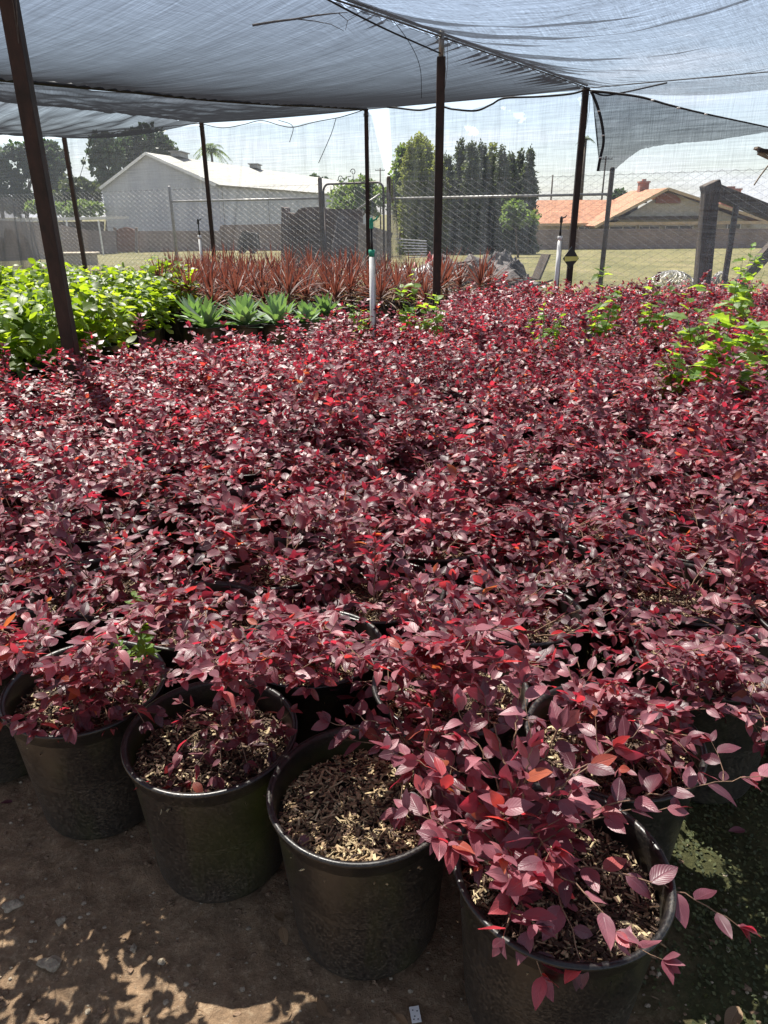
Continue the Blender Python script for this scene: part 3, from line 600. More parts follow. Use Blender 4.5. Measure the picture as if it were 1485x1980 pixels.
for j in range(40):
    for i in range(-30, 0):
        P = np.array([-2.95, 5.15]) + np.array([.40, -.22]) * i + np.array([.24, .40]) * j + np.array([rnd.uniform(-.03, .03), rnd.uniform(-.03, .03)])
        x, y = P
        if y < 4.2 or y > 10.9 or x / y < -.72 or y > 12.3 + x * 0: continue
        bound = (y - 5.1) * .57 - 3.0 if y < 8.2 else -2.2 - (y - 8.2) * .22      # right-hand edge
        if x > min(bound, -2.62) - .0: continue
        st, fo = GREEN[rnd.randrange(5)]
        t = thing('leafy_plant', 'bright green broad-leaved plant among the potted greens on the left', 'potted plant', (x, y, 0), rnd.uniform(0, 6.28), 'green leafy plants left of the purple block')
        s_ = rnd.uniform(.85, 1.1)
        obj('pot', POT[1], M['pot'], t); a = obj('stems', st, M['greenstem'], t); b = obj('foliage', fo, M['lime'], t); a.scale = b.scale = (1, 1, s_)
        n += 1
print('green', n)

# ------------------------------------------------------------------ agaves
def rosette(seed, n, L_, W, el0, el1, shape, fold, droop, cross, z0, lod=1):
    rng = np.random.default_rng(seed); k = np.arange(n) / n
    a = k * n * 2.39996 + rng.normal(0, .1, n); el = el0 + (el1 - el0) * k + rng.normal(0, .09, n)
    D = np.stack([np.cos(a) * np.cos(el), np.sin(a) * np.cos(el), np.sin(el)], 1)
    Nn = np.stack([-np.cos(a) * np.sin(el), -np.sin(a) * np.sin(el), np.cos(el) + .02], 1)
    O = np.stack([.012 * np.cos(a), .012 * np.sin(a), z0 + .07 * k], 1); Ls = rng.uniform(*L_, n) * (1 - .25 * k)
    return leaves(O, D, Nn, Ls, np.full(n, W) * rng.uniform(.85, 1.1, n), lod, rng, shape, fold, droop, .03, cross)
ag_spots = [(-2.02, 8.42), (-1.62, 8.62), (-2.3, 8.95), (-1.25, 8.66), (-1.75, 9.15), (-.9, 8.72), (-1.3, 9.25), (-.72, 9.3)]
ag_lab = ['grey-green agave leftmost in its row, rosette leaning over the purple shrubs', 'second agave from the left beside the bright green plants', 'agave half hidden behind the first of its row, under leafy greens',
          'large open agave rosette in the middle of the agaves', 'agave behind the middle rosette, in front of the bronze blades', 'small agave near the right end in a visible black pot', 'agave whose tips show behind the small right-hand one', 'rightmost agave, small rosette next to the bronze spiky plants']
for i, ((x, y), lb) in enumerate(zip(ag_spots, ag_lab)):
    t = thing('agave', lb, 'agave', (x, y, 0), i * 1.3, 'agaves in black pots')
    sc_ = [1, 1, 1, 1.1, 1.05, .8, .95, .85][i]
    obj('pot', POT[1], M['pot'], t); obj('soil', SOIL[0], M['soil'], t)
    V, Q, U = rosette(600 + i, 22, (.31 * sc_, .42 * sc_), .048, .15, 1.35, 'agave', .5, -.05, (7, 4), SOILZ + .04)
    obj('rosette', qmesh('rosette', V, Q, U), M['agave'], t)

# ------------------------------------------------------------------ bronze cordylines
CORD = []
for s in range(6):
    V, Q, U = rosette(700 + s, 34, (.42, .62), .0135, .25, 1.5, 'blade', .5, .16, (7, 2), .5)
    V2, Q2, U2 = rosette(720 + s, 12, (.3, .45), .013, -.5, .2, 'blade', .5, .25, (5, 2), .47)
    mb = MB(); mb.tube([(0, 0, SOILZ), (0, 0, .56)], [.014, .011], n=6)
    CORD.append((qmesh('blades', V, Q, U), qmesh('dead_blades', V2, Q2, U2), mesh('stem', mb.v, mb.f)))
n = 0
def cord_ok(x, y):
    r = x / y
    if not (-.30 < r < .19): return False
    lo = 9.45 if x < -.6 else 9.45 + (x + .6) * .5
    if x > .6: lo = 9.75 + (x - .6) * 1.1
    hi = 13.2 - (x + 2) * .5
    return lo < y < hi
for j in range(-6, 24):
    for i in range(-16, 16):
        x, y = np.array([-.6, 9.8]) + np.array([.40, -.2]) * i + np.array([.2, .40]) * j + np.array([rnd.uniform(-.05, .05), rnd.uniform(-.05, .05)])
        if not cord_ok(x, y): continue
        b, d, st = CORD[rnd.randrange(6)]
        t = thing('cordyline', 'spiky bronze-red cordyline in the rows in front of the chain link fence', 'cordyline', (x, y, 0), rnd.uniform(0, 6.28), 'bronze cordylines in pots')
        obj('pot', POT[1], M['pot'], t); s_ = rnd.uniform(.92, 1.22)
        for o in (obj('blades', b, M['cordy'], t), obj('dead_blades', d, M['dry'], t), obj('stem', st, M['twig'], t)): o.scale = (1, 1, s_)
        n += 1
print('cord', n)

# ------------------------------------------------------------------ weeds
def weed(name, label, loc, h, seed, nl=26, L_=(.05, .09), wr=(.2, .32), branches=4, shape='lobed', cat='weed', lean=(0, 0), f0=.15):
    t = thing(name, label, cat, loc, 0); rng = np.random.default_rng(seed); mb = MB(); O = []; D = []; Nn = []; Ls = []
    for b in range(branches):
        a = rng.uniform(0, 6.28); top = Vector((lean[0] + math.cos(a) * h * .22 * (b > 0), lean[1] + math.sin(a) * h * .22 * (b > 0), h * (1 if b == 0 else rng.uniform(.5, .9))))
        pts = [Vector((0, 0, 0)).lerp(top, k / 6) + Vector(rng.normal(0, .006, 3)) for k in range(7)]; pts[0] = Vector((0, 0, 0))
        mb.tube(pts, [.0045 * (1 - .6 * k / 6) for k in range(7)], n=5, cap=False)
        for q in range(nl // branches):
            f = rng.uniform(f0, 1); k = min(5, int(f * 6)); p = pts[k].lerp(pts[k + 1], f * 6 - k); aa = rng.uniform(0, 6.28)
            O.append(tuple(p)); D.append((math.cos(aa), math.sin(aa), rng.uniform(-.1, .6))); Nn.append((rng.normal(0, .3), rng.normal(0, .3), 1)); Ls.append(rng.uniform(*L_) * (1.15 - .5 * f))
    Ls = np.array(Ls); V, Q, U = leaves(np.array(O), np.array(D), np.array(Nn), Ls, Ls * rng.uniform(*wr, len(Ls)), 0, rng, shape)
    obj('stems', mesh('stems', mb.v, mb.f), M['greenstem'], t); obj('foliage', qmesh('foliage', V, Q, U), M['weed'], t)
    return t
def wz(x, y, z): p = atz(x, y, z); return (p.x, p.y, SOILZ)
weed('seedling', 'small lime green seedling sprouting in a gap between second row pots on the left', (aty(266, 1190, 1.70).x, 1.70, SOILZ - .05), aty(266, 1150, 1.70).z - SOILZ + .05, 1, 110, (.034, .052), (.2, .28), 2, 'ovate', f0=.45)
weed('seedling', 'tiny green sprout at the left picture edge', (-1.08, 1.95, SOILZ), .12, 2, 18, (.03, .045), (.25, .33), 3, 'ovate')
WD = [((2.27, 4.75), .80, 'tall milky-green thistle weed rising above the shrubs near the right edge', 84, (.12, .20), 5),
      ((2.80, 5.2), .66, 'lime thistle weed cut by the right picture edge', 46, (.11, .18), 4),
      ((1.95, 4.7), .50, 'low bushy weed at the left foot of the tall thistle', 40, (.11, .16), 6),
      ((.32, 7.2), .74, 'yellow-green weed right of the white riser pipe', 64, (.09, .15), 5),
      ((-.22, 6.9), .50, 'small round lime weed left of the white riser pipe base', 50, (.06, .10), 6),
      ((.52, 7.0), .54, 'low weed with round leaves between riser pipe and centre pole', 36, (.10, .14), 4),
      ((1.40, 6.3), .66, 'feathery yellow-green weed in the middle of the block, right of the centre pole', 110, (.05, .09), 8),
      ((2.05, 6.9), .80, 'blue-green weed standing in the far rows below the second riser pipe', 52, (.11, .17), 5),
      ((2.5, 6.8), .66, 'flat-topped lime weed among far rows beside the blue-green one', 54, (.10, .15), 5),
      ((2.75, 6.3), .66, 'single large-lobed yellow leaf weed in the right-hand rows', 24, (.16, .24), 3),
      ((3.7, 7.7), .78, 'lime weed in the far rows left of the wooden corner post', 44, (.12, .18), 4),
      ((4.4, 9.0), .85, 'climbing green weed at the foot of the wooden corner post', 60, (.09, .15), 5),
      ((4.1, 7.0), .72, 'upright lime weed at the far right behind the tall thistle', 56, (.10, .17), 5)]
for i, ((x, y), h, lb, nl, L_, br) in enumerate(WD): weed('weed', lb, (x, y, SOILZ), h * 1.06, 30 + i, int(nl * 1.25), (L_[0] * 1.1, L_[1] * 1.1), (.22, .34), br)
weed('leafy_sprout', 'tall dark-stemmed green sprout standing above the greens before the fence', (-3.08, 10.1, SOILZ), .86, 77, 60, (.09, .13), (.32, .42), 4, 'ovate', 'plant')
weed('seedling', 'green three-leaved seedling on the mossy ground at bottom right', (.80, .86, 0), .07, 78, 9, (.05, .07), (.22, .3), 3, 'ovate', 'seedling')

# ------------------------------------------------------------------ near ground litter
rng = np.random.default_rng(8)
def gheight(x, y): return .013 * noise2(x, y, 2.2, 3) + .008 * noise2(x, y, 7, 1)
mb = MB()
ico = bpy.data.meshes.new('stone_form'); import bmesh
bm = bmesh.new(); bmesh.ops.create_icosphere(bm, subdivisions=1, radius=1); bm.to_mesh(ico); bm.free()
IV = np.array([v.co[:] for v in ico.vertices]); IF = [tuple(p.vertices) for p in ico.polygons]
for k in range(2600):
    x, y = rng.uniform(-1.5, .9), rng.uniform(.5, 2.0); s = .0014 + .0065 * rng.random() ** 5
    v = IV * (1 + .25 * rng.standard_normal((len(IV), 1)) * .5) * s * np.array([1, rng.uniform(.6, 1), rng.uniform(.4, .7)]); mb.add([tuple(p + np.array([x, y, gheight(x, y) + s * .3])) for p in v], IF)
tag(mb.build('gravel', M['stone']), kind='stuff')
mb = MB()
for k in range(3000):
    x, y = rng.uniform(-1.6, .8), rng.uniform(.5, 2.1); s = .002 + .008 * rng.random() ** 3
    v = IV * (1 + .22 * rng.standard_normal((len(IV), 1))) * s * np.array([1, rng.uniform(.6, 1), rng.uniform(.35, .6)]); mb.add([tuple(p + np.array([x, y, gheight(x, y) + s * .25])) for p in v], IF)
tag(mb.build('soil_clods', M['clod']), kind='stuff')
def rock(name, label, x, y, s, seed, cat='stone'):
    r = np.random.default_rng(seed); bm = bmesh.new(); bmesh.ops.create_icosphere(bm, subdivisions=3, radius=1)
    for v in bm.verts:
        n_ = noise.noise(v.co * 1.1 + Vector((seed, 0, 0))) * .5 + .12 * noise.noise(v.co * 4); v.co *= 1 + n_; v.co.x *= s[0]; v.co.y *= s[1]; v.co.z *= s[2]
    m = bpy.data.meshes.new(name); bm.to_mesh(m); bm.free(); tag(obj(name, m, M['stone'], loc=(x, y, gheight(x, y) + s[2] * .35), rz=r.uniform(0, 6)), label, cat)
def gpt(px, py): p = atz(px, py, 0); return p.x, p.y
rock('stone', 'pale flat triangular stone in the sunlit dirt at the lower left', *gpt(98, 1862), (.026, .018, .012), 1)
rock('stone', 'small dull stone in shade above the pale sunlit one', *gpt(118, 1782), (.014, .01, .008), 2)
rock('stone', 'round tan stone half sunk at the left picture edge', *gpt(25, 1752), (.022, .016, .008), 3)
rock('stone', 'whitish pebble on shaded dirt below the second front pot', *gpt(312, 1858), (.009, .008, .007), 4)
rock('stone', 'grey chip of stone on shaded dirt left of centre', *gpt(258, 1832), (.012, .008, .006), 5)
def fallen(label, px, py, L_, seed, mk='purple', z=.006):
    x, y = gpt(px, py); r = np.random.default_rng(seed); a = r.uniform(0, 6.28)
    V, Q, U = leaves([(0, 0, 0)], [(math.cos(a), math.sin(a), .05)], [(0.1, .1, 1)], np.array([L_]), np.array([L_ * .25]), 0, r, droop=.1)
    tag(obj('fallen_leaf', qmesh('fallen_leaf', V, Q, U), M[mk], loc=(x, y, gheight(x, y) + z)), label, 'leaf', 'fallen leaves on the ground')
fallen('mauve leaf fallen on dirt left of the front left pot', 25, 1552, .045, 1)
fallen('purple leaf fallen beside the base of the front left pot', 105, 1592, .05, 2)
fallen('torn grey leaf on dirt below the front left pot', 118, 1645, .04, 3, 'dry')
fallen('dry leaf lying in the gap between the second and bare mulch pots', 530, 1770, .05, 4, 'dry')
fallen('curled dry leaf beneath the bare mulch pot, left of its base', 545, 1795, .05, 5, 'dry')
fallen('mauve leaf fallen on the green ground cover at right', 1437, 1618, .055, 6, z=.02)
fallen('tan dead leaf at the bottom right corner', 1425, 1960, .07, 7, 'dry', z=.02)
fallen('brown leaf at the bottom edge left of centre', 630, 1972, .045, 8, 'dry')
fallen('dry leaf beside the white tag', 765, 1965, .04, 9, 'dry')
fallen('purple leaf on moss at the right picture edge', 1482, 1700, .05, 10, z=.02)
# leaf litter between the pots near the tag
V_s = []
n = 260; O = np.stack([rng.uniform(.02, .5, n), rng.uniform(.62, .95, n), rng.uniform(.002, .012, n)], 1); a = rng.uniform(0, 6.28, n)
V, Q, Uu = leaves(O, np.stack([np.cos(a), np.sin(a), rng.normal(0, .15, n)], 1), np.stack([rng.normal(0, .3, n), rng.normal(0, .3, n), np.ones(n)], 1), rng.uniform(.008, .03, n), rng.uniform(.002, .007, n), 1, rng)
tag(obj('leaf_litter', qmesh('leaf_litter', V, Q, Uu), M['dry']), kind='stuff')
n = 420; O = np.stack([rng.uniform(-1.5, .6, n), rng.uniform(.6, 2.0, n), rng.uniform(.010, .018, n)], 1); a = rng.uniform(0, 6.28, n)
O[:, 2] += np.array([gheight(x, y) for x, y in O[:, :2]])
V, Q, Uu = leaves(O, np.stack([np.cos(a), np.sin(a), rng.normal(0, .12, n)], 1), np.stack([rng.normal(0, .3, n), rng.normal(0, .3, n), np.ones(n)], 1), rng.uniform(.006, .026, n), rng.uniform(.001, .005, n), 1, rng)
tag(obj('chaff_litter', qmesh('chaff_litter', V, Q, Uu), M['dry']), kind='stuff')
# small-leaved ground cover on the right
n = 42000; x = rng.uniform(.3, 2.2, n); y = rng.uniform(.4, 3.2, n)
keep = np.array([(xx - .12 * yy + .30 * noise2(xx, yy, 3, 4) + .08 * rng.standard_normal()) > .44 for xx, yy in zip(x, y)])
x, y = x[keep], y[keep]; n = len(x); a = rng.uniform(0, 6.28, n)
O = np.stack([x, y, .003 + .014 * rng.random(n)], 1)
V, Q, Uu = leaves(O, np.stack([np.cos(a), np.sin(a), rng.normal(.1, .3, n)], 1), np.stack([rng.normal(0, .35, n), rng.normal(0, .35, n), np.ones(n)], 1), rng.uniform(.007, .013, n), rng.uniform(.003, .005, n), 2, rng)
tag(obj('ground_cover', qmesh('ground_cover', V, Q, Uu), M['mosscover']), kind='stuff')
# plant tag
px, py = gpt(803, 1966); t = thing('plant_tag', 'small white plastic tag with dark marks lying at the bottom edge', 'tag', (px, py, .008), .15)
mb = MB(); mb.box((0, 0, 0), (.021, .034, .0012)); mb.build('tag_card', M['white'], t)
mb = MB()
for (a, b) in ((-.004, .009), (.005, .006), (-.002, -.004), (.004, -.011), (-.005, -.010)): mb.box((a, b, .0009), (.003, .0022, .0004))
mb.build('printed_marks', M['blackplastic'], t)

# ------------------------------------------------------------------ the shade house: poles, cables, cloth
B = Vector((2.28, 3.2)); A_ = Vector((3.13, -2.0))
PD = Vector((2.89, 11.5)); PC = Vector((.61, 8.3)); PA = Vector((-2.0, 4.63)); PG = Vector((-.24, 13.5)); PF = Vector((-3.41, 15.34)); PE = Vector((-7.0, 17.7)); PX = Vector((-5.69, 12.14)); PH_ = PD + A_
def pole(p, top, w, label, cap=False, wires=True, seed=0):
    t = thing('support_pole', label, 'pole', (p.x, p.y, 0), 0, 'rusty poles holding up the shade cloth')
    mb = MB(); mb.beam((0, 0, -.1), (0, 0, top - (.22 if cap else 0)), w, w * .85); mb.build('post', M['rust'], t, bevel=.004)
    if cap:
        mb = MB(); mb.tube([(0, 0, top - .24), (0, 0, top)], w * .32, 10); mb.build('pipe_insert', M['galv'], t, smooth=True)
    if wires:
        r = np.random.default_rng(seed); mb = MB()
        for k in range(3):
            z = top - r.uniform(.03, .12); a0 = r.uniform(0, 6); mb.tube([(math.cos(a0 + q * .8) * w * .7, math.sin(a0 + q * .8) * w * .7, z + q * .004) for q in range(9)], .003, 4)
        mb.tube([(w * .6, -w * .5, top - .05), (w * .75, -w * .6, top - .3), (w * .4, -w * .62, top - .55), (w * .5, -w * .6, top - .33), (w * .2, -w * .6, top - .08)], .003, 4)
        mb.build('tie_wire', M['ropegrey'], t)
    return t
pole(Vector((-2.43, 5.6)), 3.2, .102, 'thick dark pole at the left, nearest the camera, standing among the green plants', seed=1)
pole(PC, 3.25, .085, 'tall rusty pole right of the centre with a thin pipe insert at the top', cap=True, seed=2)
pole(PD, 3.2, .085, 'rusty pole at the corner where the torn netting flap hangs', seed=3)
pole(PG, 3.2, .07, 'thin far pole behind the white riser pipe, in front of the wire gate', seed=4)
pole(PF, 3.22, .075, 'thin far pole in front of the long pale warehouse roof', seed=5)
pole(PE, 3.2, .085, 'farthest pole at the left, in front of the yellow-green bushes', seed=6)
pole(Vector((-6.42, 12.45)), 3.2, .075, 'pole at the very left picture edge beyond the green plants', seed=7)

def sample(poly, s):
    d = [0]
    for a, b in zip(poly, poly[1:]): d.append(d[-1] + (Vector(b) - Vector(a)).length)
    x = s * d[-1]
    for k in range(len(poly) - 1):
        if x <= d[k + 1] + 1e-9:
            f = (x - d[k]) / max(1e-9, d[k + 1] - d[k]); return Vector(poly[k]).lerp(Vector(poly[k + 1]), f)
    return Vector(poly[-1])
def smooth_poly(pts, n=40):
    """Catmull-Rom"""
    P = [Vector(p) for p in pts]; P = [P[0] * 2 - P[1]] + P + [P[-1] * 2 - P[-2]]; o = []
    m = len(P) - 3
    for k in range(n + 1):
        u = k / n * m; i = min(int(u), m - 1); t = u - i; a, b, c, d = P[i:i + 4]
        o.append(.5 * ((2 * b) + (c - a) * t + (2 * a - 5 * b + 4 * c - d) * t * t + (3 * b - a - 3 * c + d) * t ** 3))
    return o
def panel(name, label, ea, eb, sag, sag_end, mat, ns=140, nt=60, wr=.02, seed=0, wdir=0, edge_a=0, edge_b=0, lab_cat='shade cloth', wfreq=(3, 30)):
    v = []; uv = []
    la = sum((Vector(b) - Vector(a)).length for a, b in zip(ea, ea[1:])); wid = (Vector(ea[0]) - Vector(eb[0])).length
    for i in range(ns + 1):
        s = i / ns; a = sample(ea, s); b = sample(eb, s)
        for j in range(nt + 1):
            t = j / nt; p = a.lerp(b, t); sg = sag * (1 - s ** 6) + sag_end * s ** 6
            p.z -= sg * 4 * t * (1 - t)
            U, Vv = s * la, t * wid
            ww = wr * (1 - s ** 14)
            p.z += ww * (noise.noise((Vv * wfreq[0] * .3 + seed, U * wfreq[1] * .12, seed)) + .5 * noise.noise((Vv * 2 + seed, U * 5, 2)))
            # scalloped pull towards the lacing
            ea_, eb_ = math.exp(-t * wid / .35), math.exp(-(1 - t) * wid / .35)
            p.z += .035 * edge_a * ea_ * math.sin(U * 6.28 / .17 + 2 * noise.noise((U, 0, seed))) + .035 * edge_b * eb_ * math.sin(U * 6.28 / .17)
            v.append(p); uv.append((U, Vv))
    w = nt + 1; q = [(i * w + j, (i + 1) * w + j, (i + 1) * w + j + 1, i * w + j + 1) for i in range(ns) for j in range(nt)]
    return tag(obj(name, qmesh(name, [tuple(p) for p in v], q, np.array([(b, a) for a, b in uv])), mat), label, lab_cat)
def along(P0, P1, z0, z1, n=8, dip=0):
    return [(P0.x + (P1.x - P0.x) * k / n, P0.y + (P1.y - P0.y) * k / n, z0 + (z1 - z0) * k / n - dip * 4 * (k / n) * (1 - k / n)) for k in range(n + 1)]
offs = A_.normalized() * .035
Dn = PD - B * 6; Hn = PH_ - B * 6; Kn = Hn + A_ * 1.6; PK = PH_ + A_ * 1.6  # cloth edges lengthened far behind the camera so the roof cuts skylight
e_D = along(Dn, PD, 3.2, 3.2)
e_Dl = along(Dn - offs, PD - offs * .4, 3.19, 3.19); e_Dr = along(Dn + offs, PD + offs * .4, 3.21, 3.21)
e_H = along(Hn, PH_, 3.18, 3.18)
gl = smooth_poly([(-13.9, -5.6, 3.0), (-10.5, -.8, 2.95), (-7.4, 3.5, 2.9), (-4.9, 7.0, 2.88), (-3.88, 8.39, 2.885), (-3.36, 9.12, 2.93), (-2.52, 10.3, 2.97), (-1.71, 11.43, 3.035), (-.9, 12.56, 3.13), (-.24, 13.5, 3.19)], 60)
e_Gr = [p + Vector((offs.x, offs.y, .01)) for p in gl]; e_Gl = [p - Vector((offs.x, offs.y, .01)) * .6 for p in gl]
Fn = PF - B * 3.2; En = PE - B * 3.2
e_Fr = along(Fn + offs * 1.2, PF + offs * .6, 3.22, 3.2, dip=.0); e_Fl = along(Fn - offs * 1.2, PF - offs * .6, 3.23, 3.22)
e_E = along(En, PE, 3.18, 3.18)
panel('shade_cloth', 'large smooth grey-blue shade cloth panel filling the upper left overhead', e_Dl, e_Gr, .16, .02, M['cloth1'], wr=.005, seed=1, edge_a=1, edge_b=.8, ns=260, nt=90)
panel('shade_cloth', 'heavily wrinkled shade cloth panel bellying down at the upper right', e_Dr, e_H, .34, .22, M['cloth2'], wr=.05, seed=5, edge_a=.8, ns=260, nt=90, wfreq=(2, 34))
panel('shade_cloth', 'added shade cloth panel, unseen beyond the right picture edge, cutting skylight', along(Hn + offs, PH_ + offs, 3.2, 3.2), along(Kn, PK, 3.15, 3.15), .3, .1, M['cloth2'], wr=.05, seed=21, ns=120, nt=50)  # unseen panel, added only to hold back skylight from the right
panel('shade_cloth', 'dark narrow shade cloth strip below the black lacing rope at upper left', e_Gl, e_Fr, .10, .02, M['cloth1'], wr=.03, seed=9, edge_a=.6)
panel('shade_cloth', 'far shade cloth panel at the left edge, sagging behind the thick pole', e_Fl, e_E, .22, .10, M['cloth1'], wr=.05, seed=13, edge_a=.5)
def cord(name, label, pts, r, mat, cat='rope', n=60, wob=0, group=None):
    mb = MB(); P = smooth_poly(pts, n)
    if wob: P = [p + Vector((0, 0, wob * noise.noise(p * 3))) for p in P]
    mb.tube(P, r, 6); return tag(mb.build(name, mat, smooth=True), label, cat, group)
cord('ridge_cable', 'taut cable along the gap between the two big cloth panels, over the centre pole', [p for p in e_D], .009, M['ropegrey'], 'cable')
cord('lacing_rope', 'thick black rope lacing the smooth panel to the dark strip at upper left', [tuple(p) for p in gl[::6]], .026, M['rope'])
cord('edge_rope', 'black edge rope of the wrinkled cloth running from above down to the corner pole', [(p[0], p[1], p[2] + .012) for p in e_Dr], .014, M['rope'])
# lacing loops across the ridge gap
mb = MB()
for k in range(70):
    s = .716 + .284 * k / 70; a, b = sample(e_Dl, s), sample(e_Dr, s + .004); mb.tube([a, (a + b) / 2 + Vector((0, 0, -.02)), b], .0028, 4)
tag(mb.build('tie_line', M['ropegrey'], smooth=True), 'zigzag cord tying the cloth edges along the ridge cable', 'cord')
cord('row_cable', 'thin cable along the far edge of the shade roof between the poles', [(PE.x, PE.y, 3.19), (PF.x, PF.y, 3.2), (PG.x, PG.y, 3.19), (PD.x, PD.y, 3.19), (PH_.x, PH_.y, 3.17)], .007, M['ropegrey'], 'cable')
p0 = aty(560, -40, 6.1); p1 = aty(851, 103, 8.2)
cord('guy_wire', 'straight dark wire running from the top edge to the head of the centre pole', [p0, p0.lerp(p1, .5) - Vector((0, 0, .02)), p1], .008, M['rope'], 'wire')
cord('loose_wire', 'thin loose wire dangling from the cloth left of the centre pole', [aty(745, 20, 7.4), aty(790, 80, 7.6), aty(812, 130, 7.7), aty(815, 190, 7.7)], .003, M['rope'], 'wire')
# dead branch lying on the cloth
t = thing('dead_branch', 'thin forked dead branch resting on the smooth shade cloth', 'branch')
def cp(x, y): return aty(x, y, 7.5)
mb = MB(); mb.tube([cp(488, 49), cp(530, 42), cp(570, 37), cp(610, 30), (cp(645, 26)), cp(672, 24)], [.010, .009, .008, .007, .005, .003], 6); mb.build('main_stick', M['bark'], t, smooth=True)
mb = MB(); mb.tube([cp(575, 37), cp(610, 41), cp(640, 47), cp(665, 60)], [.005, .004, .003, .002], 5); mb.tube([cp(655, 26), cp(672, 40), cp(690, 30)], [.004, .003, .002], 5); mb.tube([cp(672, 40), cp(668, 58)], [.003, .002], 5)
mb.build('side_twig', M['bark'], t, smooth=True)

# ---- side netting along the far row of poles
ROWD = (A_.x, A_.y); RQ = (PD.x, PD.y)
def rowpt(px, py, back=0.0):
    p = onp(px, py, (RQ[0], RQ[1] + back), ROWD); return p
def net(name, label, top, bottom, mat=None, nx=90, nz=26, amp=.035, back=0.0, seed=0, skip=None, scal=0):
    """top/bottom are photo outlines read on the vertical plane of the pole row"""
    tx = [p[0] for p in top]; ty = [p[1] for p in top]; bx = [p[0] for p in bottom]; by = [p[1] for p in bottom]
    v = []; uv = []; q = []; w = nz + 1
    for i in range(nx + 1):
        f = i / nx; xa = np.interp(f, np.linspace(0, 1, len(tx)), tx); ya = np.interp(f, np.linspace(0, 1, len(tx)), ty)
        xb = np.interp(f, np.linspace(0, 1, len(bx)), bx); yb = np.interp(f, np.linspace(0, 1, len(bx)), by)
        a, b = rowpt(xa, ya, back), rowpt(xb, yb, back)
        for j in range(nz + 1):
            p = a.lerp(b, j / nz); U = i / nx * 8 * len(tx) / 4; d = amp * (noise.noise((U * .9 + seed, p.z * .8, seed)) + .3 * noise.noise((U * 2, p.z * 2.5, seed)))
            p.x += d * .5; p.y += d; v.append(tuple(p)); uv.append((p.x, p.z))
    for i in range(nx):
        for j in range(nz):
            if skip and skip(v[i * w + j], i, j): continue
            q.append((i * w + j, i * w + j + 1, (i + 1) * w + j + 1, (i + 1) * w + j))
    return tag(obj(name, qmesh(name, v, q, np.array(uv)), mat or M['net']), label, 'netting')
net('side_netting', 'pale see-through netting hanging in front of the warehouse roof', [(392, 243), (432, 246), (470, 243), (500, 237), (530, 241), (568, 243), (600, 236), (640, 232), (705, 214)], [(385, 560), (460, 560), (600, 560), (735, 540)], seed=1, nx=110)
net('side_netting', 'narrow strip of netting curling away right of the thin far pole', [(708, 214), (718, 222)], [(712, 560), (800, 560)], seed=2, nx=14, nz=40, back=.02, skip=None)
def holes(p, i, j):
    h = noise.noise((p[0] * 3.1, p[2] * 5.5, 3.3)) + .25 * noise.noise((p[0] * 14, p[2] * 22, 1.3)); return p[2] > 2.6 and h > .47
net('side_netting', 'wide torn netting with wrinkles and holes in front of the dark conifers', [(752, 208), (805, 212), (860, 203), (905, 214), (945, 202), (985, 188), (1040, 186), (1133, 175)], [(772, 560), (860, 560), (960, 560), (1100, 560)], seed=3, nx=260, nz=150, amp=.05, skip=holes)
net('side_netting', 'sheet of netting over the view of the house at far right', [(1135, 176), (1290, 160), (1420, 150), (1560, 140)], [(1105, 560), (1250, 560), (1400, 560), (1560, 560)], seed=4, nx=70)
net('side_netting', 'pale netting over the trees at the far left', [(-40, 283), (60, 275), (125, 267), (160, 263), (250, 252), (330, 247), (388, 243)], [(-40, 560), (120, 560), (260, 560), (385, 560)], seed=6, nx=90)
net('netting_drape', 'dark bunched netting draped down at the left picture edge', [(-20, 380), (20, 382), (35, 384)], [(-20, 520), (40, 520), (78, 520)], mat=M['netdark'], seed=7, nx=30, amp=.08, back=.3)
net('netting_drape', 'folded strip of dark netting hanging right of the left edge drape', [(52, 420), (60, 420)], [(68, 520), (84, 520)], mat=M['netdark'], seed=8, nx=10, amp=.08, back=.3)
net('netting_drape', 'dark rope-like bunch of netting hanging by the gate post', [(752, 350), (760, 345)], [(748, 500), (778, 500)], mat=M['netdark'], seed=9, nx=16, amp=.12, back=.3)
# torn flap
t = thing('netting_flap', 'torn triangular flap of darker netting hanging from the corner pole', 'netting flap')
topl = [(1143, 176), (1185, 180), (1240, 188), (1290, 202), (1350, 217), (1410, 230), (1500, 249)]
botl = [(1158, 331), (1186, 330), (1215, 305), (1238, 289), (1290, 279), (1380, 272), (1500, 252)]
v = []; uv = []; nx, nz = 90, 30
for i in range(nx + 1):
    f = i / nx; k = np.linspace(0, 1, 7); a = rowpt(np.interp(f, k, [p[0] for p in topl]), np.interp(f, k, [p[1] for p in topl]), -.12); b = rowpt(np.interp(f, k, [p[0] for p in botl]), np.interp(f, k, [p[1] for p in botl]), -.12)
    for j in range(nz + 1):
        p = a.lerp(b, j / nz); d = .06 * noise.noise((p.x * 1.8, p.z * 1.2, 1)); p.y += d
        if j == nz: p.z += .012 * noise.noise((i * 1.7, 0, 0))
        if i == 0: p.x += .04 * math.sin(j / nz * math.pi)
        v.append(tuple(p)); uv.append((p.x, p.z))
obj('net_sheet', qmesh('net_sheet', v, [(i * (nz + 1) + j, i * (nz + 1) + j + 1, (i + 1) * (nz + 1) + j + 1, (i + 1) * (nz + 1) + j) for i in range(nx) for j in range(nz)], np.array(uv)), M['flap'], t)
mb = MB(); mb.tube(smooth_poly([rowpt(*p, -.13) for p in [(1143, 176), (1155, 205), (1164, 240), (1167, 275), (1160, 308), (1156, 331)]], 30), .019, 6); mb.build('side_hem', M['rope'], t, smooth=True)
